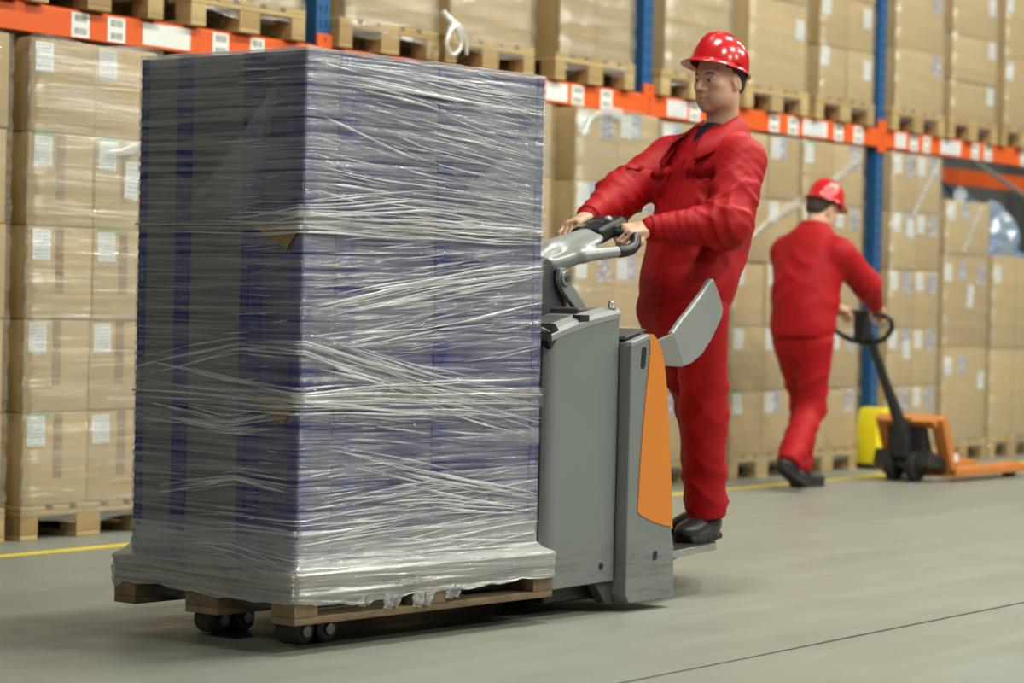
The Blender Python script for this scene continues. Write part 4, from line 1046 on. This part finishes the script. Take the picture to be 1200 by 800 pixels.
def build_driver():
    off = (2.33, .33, .185); root = truck_root('person', off)
    J = dict(head=(2.49, .30, 1.896), neck=(2.515, .31, 1.715), Lsh=(2.385, .115, 1.585), Rsh=(2.462, .50, 1.60), Lel=(2.215, .055, 1.345), Rel=(2.215, .55, 1.455),
             pelvis=(2.30, .31, 1.08), Lhip=(2.285, .215, 1.03), Rhip=(2.325, .41, 1.04), Lkn=(2.35, .235, .66), Lan=(2.40, .25, .285), Rkn=(2.565, .41, .66), Ran=(2.64, .43, .285))
    Rt = frame((-.97, .17, 0)); Rh = frame((-.985, .17, -.05)); a = math.radians(15)
    hf = unit(np.array((-.985*math.cos(a), .17*math.cos(a), math.sin(a)))); Rhat = frame(hf)
    hands = [dict(s='L', wr=(1.985, .245, 1.325), u=(-.75, .30, -.10), n=(.05, .45, -.9), side=1, curl=(1.05, 1.1, 1.1, 1.1)),
             dict(s='R', wr=(1.965, .505, 1.362), u=(-.82, .05, -.25), n=(-.25, -.1, -1), side=-1, curl=(.55, .95, 1.0, 1.0))]
    feet = [((2.475, .262, .188), (2.215, .222, .188), (0, 0, 1)), ((2.72, .445, .188), (2.47, .425, .188), (0, 0, 1))]
    person('person', 'person in red coveralls and red hard hat standing on the truck, hands on tiller', root, off, J, Rt, Rh, Rhat, (2.488, .303, 1.947), hands, feet, 1.0, 5, 1.0)
build_driver()

def build_walker():
    off = (13.1, 7.2, 0); root = empty('person', off)
    J = dict(head=(13.345, 7.225, 1.628), neck=(13.255, 7.225, 1.50), Lsh=(13.20, 7.385, 1.375), Rsh=(13.215, 7.03, 1.375), Lel=(13.44, 7.47, 1.17), Rel=(13.475, 6.985, 1.20),
             pelvis=(13.12, 7.21, .90), Lhip=(13.12, 7.29, .86), Rhip=(13.12, 7.12, .86), Lkn=(13.31, 7.29, .50), Lan=(13.24, 7.28, .105), Rkn=(13.16, 7.16, .47), Ran=(12.87, 7.14, .165))
    Rt = frame((1, -.08, 0)); Rh = frame((.88, -.30, -.38)); Rhat = frame((.90, -.30, -.28))
    hands = [dict(s='L', wr=(13.68, 7.30, 1.06), u=(.75, -.25, -.15), n=(.1, -.2, -1), side=-1), dict(s='R', wr=(13.705, 7.04, 1.075), u=(.75, .0, -.45), n=(-.1, .1, -1), side=1)]
    feet = [((12.80, 7.16, .13), (12.965, 7.10, -.055 + .07), (.8, -.1, .6)), ((13.20, 7.285, 0.002), (13.46, 7.25, 0.002), (0, 0, 1))]
    person('person', 'person in red coveralls and hard hat walking away, hands on hand pallet jack', root, off, J, Rt, Rh, Rhat, np.array(J['head']) + Rh[2]*.062, hands, feet, 1.5, 15, 1.0, hairmat='hair')
build_walker()

# ------------------------------------------------------------------ the powered pallet truck
def build_truck():
    off = (1.45, .38, 0); root = truck_root('pallet_truck', off); B = lambda m, name, mat, par=root, **k: m.build(name, mat, par, off, **k)
    tag(root, 'grey and orange ride-on pallet truck carrying the wrapped load', 'pallet truck')
    # forks with tandem rollers
    for b0 in (.115, .475):
        fk = MB().box((.06, b0, .112), (1.24, b0 + .205, .180)); o = B(fk, 'fork', 'dark_grey', bevel=.008)
        for a in (.185, .285):
            m = MB(); prof = [(.0, -.05), (.018, -.05), (.020, -.046), (.034, -.046), (.042, -.041), (.042, .041), (.034, .046), (.020, .046), (.018, .05), (.0, .05)]
            m.lathe(prof, (a, b0 + .068, .042), 1, 28); r = B(m, 'roller', 'wheel_pu', o, smooth=False)
            B(MB().cyl((a, b0 + .012, .042), (a, b0 + .018, .042), .017, 16), 'axle_cap', 'zinc', r)
        B(MB().prism([(.15, .125), (.33, .125), (.30, .05), (.17, .05)], 1, b0 + .122, b0 + .132), 'roller_bracket', 'black', o)
    # main body: side profile swept across with rounded corner
    b0, b1 = .045, .715; a0, a1 = 1.205, 1.585
    plan = []; rr = .055
    for c, t0 in (((a0 + rr, b0 + rr), math.pi), ):
        for i in range(9): t = t0 + math.pi/2*i/8; plan.append((c[0] + rr*math.cos(t), c[1] + rr*math.sin(t)))
    plan += [(a1, b0), (a1, b1)]
    for i in range(9): t = math.pi/2 + math.pi/2*i/8; plan.append((a0 + rr + rr*math.cos(t), b1 - rr + rr*math.sin(t)))
    top = lambda a: .946 + (a - a0)*.31 - .25*(a - a0)**2
    bot = lambda a: .098 if a < 1.5 else .098 + (a - 1.5)*.10
    m = MB(); n = len(plan); m.add([(a, b, bot(a)) for a, b in plan] + [(a, b, top(a) - .004) for a, b in plan], [tuple(range(n))[::-1], tuple(range(n, 2*n))] + [(i, (i+1) % n, n + (i+1) % n, n + i) for i in range(n)])
    body = B(m, 'main_cover', 'truck_grey', bevel=.006)
    # lid rim: light raised edge around a recessed dark tray
    for lo, hi in ((b0 - .003, b0 + .055), (b1 - .055, b1 + .003)):
        rows = []
        for a in np.linspace(a0 + .012, a1 + .002, 12):
            z = top(a); rows.append([(a, lo, z - .022), (a, lo, z - .004), (a, lo + .010, z + .010), (a, hi - .010, z + .020), (a, hi, z + .014), (a, hi, z - .02)])
        mm = MB().grid(rows); nn = len(rows[0]); mm.f += [tuple(range(nn)), tuple(range(len(mm.v) - nn, len(mm.v)))[::-1]]
        r = B(mm, 'lid_rim', 'light_grey', smooth=False)
    B(MB().box((1.365, b0 - .004, top(1.385) + .001), (1.412, b0 + .030, top(1.385) + .0215)), 'grip_notch', 'black', body)
    rows = [[(a, b0 + .05, top(a) - .008), (a, b1 - .05, top(a) - .008)] for a in np.linspace(a0 + .02, a1, 8)]
    B(MB().grid(rows), 'storage_tray', 'dark_grey', body)
    MBk = MB().prism([(a0 + .012, .90), (a0 + .06, .955), (a0 + .03, .985), (a0 - .005, .93)], 1, b0 + .0, b0 + .09); B(MBk, 'tray_latch', 'black', body)
    kn = MB().lathe([(0, .030), (.010, .030), (.013, .022), (.012, .006), (.016, 0), (0, 0)], (a1 - .022, b0 + .02, top(a1) + .008), 2, 18); B(kn, 'lock_knob', 'steel', body, smooth=True)
    # rear bulkhead toward the load, its shade put in as black, chassis skirt underneath
    B(MB().box((a0 - .012, b0 + .03, .12), (a0 + .01, b1 - .03, .93)), 'battery_cover', 'black', bevel=.004)
    B(MB().box((1.30, .12, .04), (1.58, .66, .11)), 'drive_housing', 'black', bevel=.01)
    B(MB().prism([(1.50, .10), (1.60, .112), (1.60, .03), (1.56, .03)], 1, .06, .10), 'chassis_bracket', 'dark_grey')
    dw = MB().lathe([(0, -.05), (.08, -.05), (.115, -.045), (.115, .045), (.08, .05), (0, .05)], (1.45, .38, .116), 1, 32); B(dw, 'drive_wheel', 'rubber', smooth=False)
    for a, z in ((1.512, .162),): B(MB().cyl((a, b0 - .002, z), (a, b0 + .01, z), .012, 16), 'bolt_hole', 'black', body)
    # rear housing with the orange cover; slightly wider than the main body
    def back(z):   # rear silhouette
        zs = [.03, .20, .205, .29, .45, .69, .80, .86, .905, .94, .955]; aa = [1.872, 1.868, 1.866, 1.846, 1.834, 1.806, 1.789, 1.775, 1.757, 1.728, 1.70]
        return float(np.interp(z, zs, aa))
    zz = [.03, .12, .204, .29, .37, .45, .53, .61, .69, .75, .80, .84, .87, .90, .92, .94]
    prof = [(1.618, .03)] + [(back(z), z) for z in zz] + [(1.69, .952), (1.595, .925), (1.595, .06)]
    rh = MB().prism(prof, 1, 0.0, .76); hs = B(rh, 'rear_housing', 'truck_grey', bevel=.006)
    # orange side panels and back cover, 3 mm proud
    lzs = [.955, .93, .90, .82, .723, .62, .518, .43, .345]; las = [1.690, 1.694, 1.700, 1.690, 1.678, 1.667, 1.658, 1.652, 1.648]
    left = list(zip(las, lzs)); bott = [(1.66, .335), (1.69, .322), (1.739, .305), (1.80, .29), (1.846, .282)]
    right = [(back(z) + .003, z) for z in (.29, .37, .45, .53, .61, .69, .75, .80, .84, .87, .90, .92, .94)] + [(1.715, .953)]
    for lo, hi in ((-.0035, .004), (.756, .7635)): B(MB().prism(left + bott + right, 1, lo, hi), 'orange_side', 'truck_orange', hs)
    rows = [[(back(z) + .0032, b, z) for b in (-.0035, .76 + .0035)] for z in (.283, .37, .45, .53, .61, .69, .75, .80, .84, .87, .90, .92, .94)] + [[(1.715, b, .9545) for b in (-.0035, .7635)]]
    B(MB().grid(rows), 'orange_back', 'truck_orange', hs)
    # dark pad on top and light lip
    B(MB().prism([(1.596, .932), (1.69, .958), (1.715, .962), (1.71, .972), (1.60, .945)], 1, .028, .73), 'top_pad', 'dark_grey', hs, bevel=.003)
    B(MB().prism([(1.590, .905), (1.70, .936), (1.70, .955), (1.590, .926)], 1, -.004, .028), 'top_lip', 'light_grey', hs, bevel=.004)
    def slot_hole(a, z, wd, h, nm):
        pts = [(a + wd/2*math.cos(t) + .10*(wd/2*0), z + (h/2 - wd/2)*(1 if math.sin(t) >= 0 else -1) + wd/2*math.sin(t)) for t in np.linspace(0, 2*math.pi, 20, endpoint=False)]
        pts = [(p[0] + (p[1]-z)*.10, p[1]) for p in pts]; B(MB().prism(pts, 1, -.0015, .004), nm, 'black', hs)
    slot_hole(1.664, .872, .026, .075, 'hand_hole'); slot_hole(1.756, .187, .026, .034, 'bolt_hole')
    # platform with a tapering near edge
    plat = [(1.86, .075), (2.42, .215), (2.76, .46), (2.76, .60), (2.66, .64), (1.86, .70)]
    pf = B(MB().prism(plat, 2, .150, .176), 'platform', 'steel', bevel=.004)
    B(MB().prism([(1.88, .09), (2.41, .228), (2.745, .465), (2.745, .59), (2.65, .62), (1.88, .68)], 2, .176, .186), 'platform_mat', 'rubber', pf)
    B(MB().prism([(1.86, .05), (2.20, .15), (1.86, .15)], 1, .20, .25), 'platform_bracket', 'dark_grey', pf)
    # padded side guard on the near side: main panel, bent return
    pts = [(2.165, 1.155), (2.19, 1.12), (2.215, 1.08), (2.232, 1.045), (2.225, 1.015), (2.195, .975), (2.165, .935), (2.11, .882), (2.05, .85), (1.992, .836), (1.925, .955), (1.98, 1.005), (2.04, 1.05), (2.11, 1.11), (2.145, 1.148)]
    g = B(MB().prism(pts, 1, .072, .098), 'side_guard', 'light_grey', bevel=.008, seg=3)
    f = [(1.992, .836, .072), (1.925, .955, .072), (1.876, .925, .115), (1.862, .88, .125), (1.872, .842, .118)]
    m = MB(); n = len(f); m.add([(p[0], p[2], p[1]) for p in f] + [(p[0] + .018, p[2] + .022, p[1]) for p in f], [tuple(range(n)), tuple(range(n, 2*n))[::-1]] + [(i, n + i, n + (i+1) % n, (i+1) % n) for i in range(n)])
    B(m, 'guard_return', 'light_grey', g, bevel=.005)
    B(MB().tube([(1.80, .20, .86), (1.88, .14, .88), (1.93, .11, .90)], .016, 10, 4), 'guard_arm', 'dark_grey', smooth=True)
    # tiller: casting with neck, butterfly handle and control pod
    F3 = Field(np.arange(1.42, 2.0, .006), np.arange(.12, .70, .006), np.arange(.98, 1.42, .006))
    # head plate from the front of the truck up to the pod
    F3.cone((1.50, .38, 1.17), (1.62, .38, 1.230), .040, .036, k=.03); F3.cone((1.62, .38, 1.230), (1.80, .38, 1.285), .036, .032, k=.03)
    F3.ell((1.72, .385, 1.262), (.13, .12, .026), frame((.95, 0, .30)), .03)
    for s in (-1, 1):
        y = lambda v: .385 + s*v
        F3.cone((1.575, y(.05), 1.185), (1.66, y(.11), 1.220), .026, .024, k=.02); F3.cone((1.66, y(.11), 1.220), (1.812, y(.155), 1.240), .024, .0205, k=.015)
    tl = F3.build('tiller_head', 'light_grey', root, off, 2, 'light grey tiller casting')
    for s in (-1, 1):
        y = lambda v: .385 + s*v
        B(MB().tube([(1.805, y(.152), 1.239), (1.845, y(.165), 1.245), (1.885, y(.165), 1.262), (1.908, y(.150), 1.292), (1.907, y(.115), 1.302), (1.897, y(.07), 1.308)], [.0225, .0215, .020, .019, .018, .018], 16, 6), 'grip', 'black', tl, smooth=True, label='black rubber grip')
    pod = Field(np.arange(1.76, 2.02, .005), np.arange(.26, .52, .005), np.arange(1.20, 1.42, .005)); Rp = frame((.93, 0, .36))
    pod.rbox((1.885, .385, 1.318), (.062, .055, .014), .016, Rp, .01); pod.rbox((1.925, .385, 1.328), (.025, .068, .008), .016, Rp, .02); pod.cone((1.80, .385, 1.285), (1.87, .385, 1.31), .030, .035, k=.02)
    po = pod.build('control_pod', 'black', root, off, 2, 'black control pod')
    Rpm = Rp
    def onpod(a, b, c): return tuple(np.array((1.885, .385, 1.318)) + Rpm[0]*a + Rpm[1]*b + Rpm[2]*c)
    for a0_, a1_, b0_, b1_, mt, nm in ((-.055, -.022, -.005, .050, 'display', 'display'), (-.012, .018, .005, .050, 'dark_grey', 'button'), (-.012, .018, -.05, -.012, 'dark_grey', 'button')):
        vs = [onpod(a, b, c) for c in (.028, .0325) for a, b in ((a0_, b0_), (a1_, b0_), (a1_, b1_), (a0_, b1_))]
        B(MB().add(vs, [(3, 2, 1, 0), (4, 5, 6, 7), (0, 1, 5, 4), (1, 2, 6, 5), (2, 3, 7, 6), (3, 0, 4, 7)]), nm, mt, po)
    vs = MB().lathe([(0, .022), (.010, .020), (.017, .010), (.018, 0), (0, 0)], onpod(.012, -.042, .028), 2, 20); B(vs, 'butterfly_knob', 'zinc', po, smooth=True)
    # neck, pivot boss and link plate
    B(MB().prism([(1.40, .99), (1.64, 1.02), (1.60, 1.19), (1.52, 1.215), (1.44, 1.16)], 1, .325, .445), 'tiller_neck', 'dark_grey', bevel=.012)
    for b, e in ((.296, .318), (.452, .474)):
        p = [(1.565, 1.175), (1.600, 1.178), (1.625, 1.155), (1.632, 1.12), (1.715, 1.045), (1.665, 1.028), (1.590, 1.09), (1.562, 1.13)]
        lk = B(MB().prism(p, 1, b, e), 'link_plate', 'light_grey', bevel=.004)
        bb = b if b < .38 else e; sg = -1 if b < .38 else 1
        B(MB().cyl((1.593, bb, 1.14), (1.593, bb + sg*.010, 1.14), .028, 24), 'pivot_boss', 'steel', lk, bevel=.003)
        B(MB().cyl((1.593, bb + sg*.010, 1.14), (1.593, bb + sg*.014, 1.14), .012, 18), 'pivot_bolt', 'dark_grey', lk)
    B(MB().tube([(1.66, .40, 1.18), (1.70, .40, 1.12), (1.71, .40, 1.07), (1.70, .40, 1.03)], .016, 10, 4), 'cable_sleeve', 'rubber', smooth=True)
    B(MB().box((1.55, .20, 1.0), (1.72, .56, 1.04)), 'tiller_base', 'dark_grey', bevel=.01)
build_truck()

# ------------------------------------------------------------------ hand pallet jack and upright guard
def build_jack():
    loc = (14.30, 7.12, 0); rz = -.05; root = empty('hand_pallet_jack', loc, rz); tag(root, 'orange hand pallet jack with black handle pulled by the walking worker', 'pallet jack')
    B = lambda m, name, mat, par=root, **k: m.build(name, mat, par, **k)
    for y in (-.185, .185):
        poly = [(.17, .035), (.17, .085), (1.13, .085), (1.19, .06), (1.19, .035)]
        fk = B(MB().prism(poly, 1, y - .08, y + .08), 'fork', 'jack_orange', bevel=.006)
        B(MB().lathe([(0, -.04), (.03, -.04), (.04, -.034), (.04, .034), (.03, .04), (0, .04)], (1.02, y, .041), 1, 20), 'fork_roller', 'rubber', fk)
        B(MB().prism([(.92, .085), (.98, .098), (1.06, .098), (1.12, .082)], 1, y - .05, y + .05), 'fork_hump', 'jack_orange', fk)
        # sloping side arms from the top plate down to the fork
        B(MB().prism([(.03, .385), (.09, .41), (.25, .12), (.28, .04), (.19, .04)], 1, y - .035 if y > 0 else y - .05, y + .05 if y > 0 else y + .035), 'side_arm', 'jack_orange', fk, bevel=.004)
    B(MB().prism([(-.03, .375), (.09, .41), (.10, .395), (.02, .33)], 1, -.20, .20), 'top_plate', 'jack_orange', bevel=.004)
    B(MB().box((.17, -.26, .03), (.23, .26, .085)), 'cross_bar', 'jack_orange', bevel=.004)
    B(MB().cyl((.0, 0, .17), (.0, 0, .39), .045, 20, .04), 'pump_cylinder', 'black')
    B(MB().box((-.09, -.06, .15), (.07, .06, .29)), 'pump_block', 'black', bevel=.012)
    for y in (-.075, .075):
        wh = B(MB().lathe([(0, -.028), (.05, -.028), (.055, -.02), (.085, -.026), (.095, -.018), (.095, .018), (.085, .026), (.055, .02), (.05, .028), (0, .028)], (-.0, y, .095), 1, 32), 'steer_wheel', 'rubber', smooth=False)
        B(MB().cyl((0, y - .03, .095), (0, y + .03, .095), .022, 14), 'hub', 'dark_grey', wh)
    B(MB().cyl((0, -.12, .095), (0, .12, .095), .012, 10), 'axle', 'steel')
    B(MB().prism([(-.06, .10), (.18, .07), (.17, .13), (-.02, .20)], 1, -.20, .20), 'undercarriage', 'black', bevel=.008)
    B(MB().prism([(.0, .12), (.16, .09), (.04, .345), (.0, .345)], 1, -.13, .13), 'shade_filler', 'black', bevel=.006)  # black filler added in place of the shadowed interior
    # handle: leaning stem and D-shaped loop
    st = [(-.02, 0, .25), (-.07, .005, .36), (-.22, .02, .60), (-.36, .035, .82), (-.43, .042, .93)]
    hs = B(MB().tube(st, [.048, .042, .030, .028, .030], 14, 5), 'handle_stem', 'black', smooth=True)
    c = np.array((-.60, .045, .0)); lp = [(-.43, .0, .855), (-.455, -.10, .885), (-.495, -.165, .945), (-.520, -.165, 1.00), (-.525, -.10, 1.03), (-.525, .04, 1.035), (-.525, .18, 1.03), (-.520, .245, 1.00), (-.495, .245, .945), (-.455, .18, .885), (-.43, .08, .855)]
    B(MB().tube(lp, .0165, 12, 5, closed=True), 'handle_loop', 'black', smooth=True)
    B(MB().box((-.54, .005, .87), (-.43, .075, 1.045)), 'lever_housing', 'black', bevel=.012)
    B(MB().cbox((.215, -.237, .15), (.045, .003, .05)), 'sticker', 'plain_white')
build_jack()
def build_guard():
    x, y = UP0 + 2*BAY - .30, 7.76; root = empty('upright_guard', (x, y, 0)); tag(root, 'yellow plastic rack upright guard with diamond hole', 'upright guard')
    # angled deflector in front of the post: long left face with a chamfered top, short right face with a slot
    front = [(.03, 0, .035, .27), (.085, -.02, .035, .40), (.175, -.05, .035, .405), (.27, 0, .06, .39), (.285, .03, .09, .33)]
    rows = [[(x_, y_, z0) for x_, y_, z0, z1 in front], [(x_, y_, z1) for x_, y_, z0, z1 in front], [(x_, .155, z1) for x_, y_, z0, z1 in front], [(x_, .155, z0) for x_, y_, z0, z1 in front], [(x_, y_, z0) for x_, y_, z0, z1 in front]]
    m = MB().grid(rows); k_ = len(front); m.f += [(0, k_, 2*k_, 3*k_), (k_-1, 4*k_-1, 3*k_-1, 2*k_-1)]
    m.build('guard_shell', 'yellow', root, bevel=.005)
    c = np.array((.228, -.022, .22)); d = unit((.095, .05, 0)); nr = unit((.05, -.095, 0)); up = np.array((0, 0, 1.0))
    q = [c + nr*.003 + d*a*.028 + up*b*.055 for a, b in ((-.2, -1), (.9, -.2), (.3, 1), (-.8, .2))]
    m = MB(); m.add([tuple(v) for v in q] + [tuple(v - nr*.012) for v in q], [(0, 1, 2, 3), (7, 6, 5, 4)] + [(i, i+4, (i+1) % 4 + 4, (i+1) % 4) for i in range(4)]); m.build('diamond_hole', 'black', root)
    MB().box((.02, .02, 0), (.31, .15, .036)).build('foot_plate', 'black', root)
build_guard()
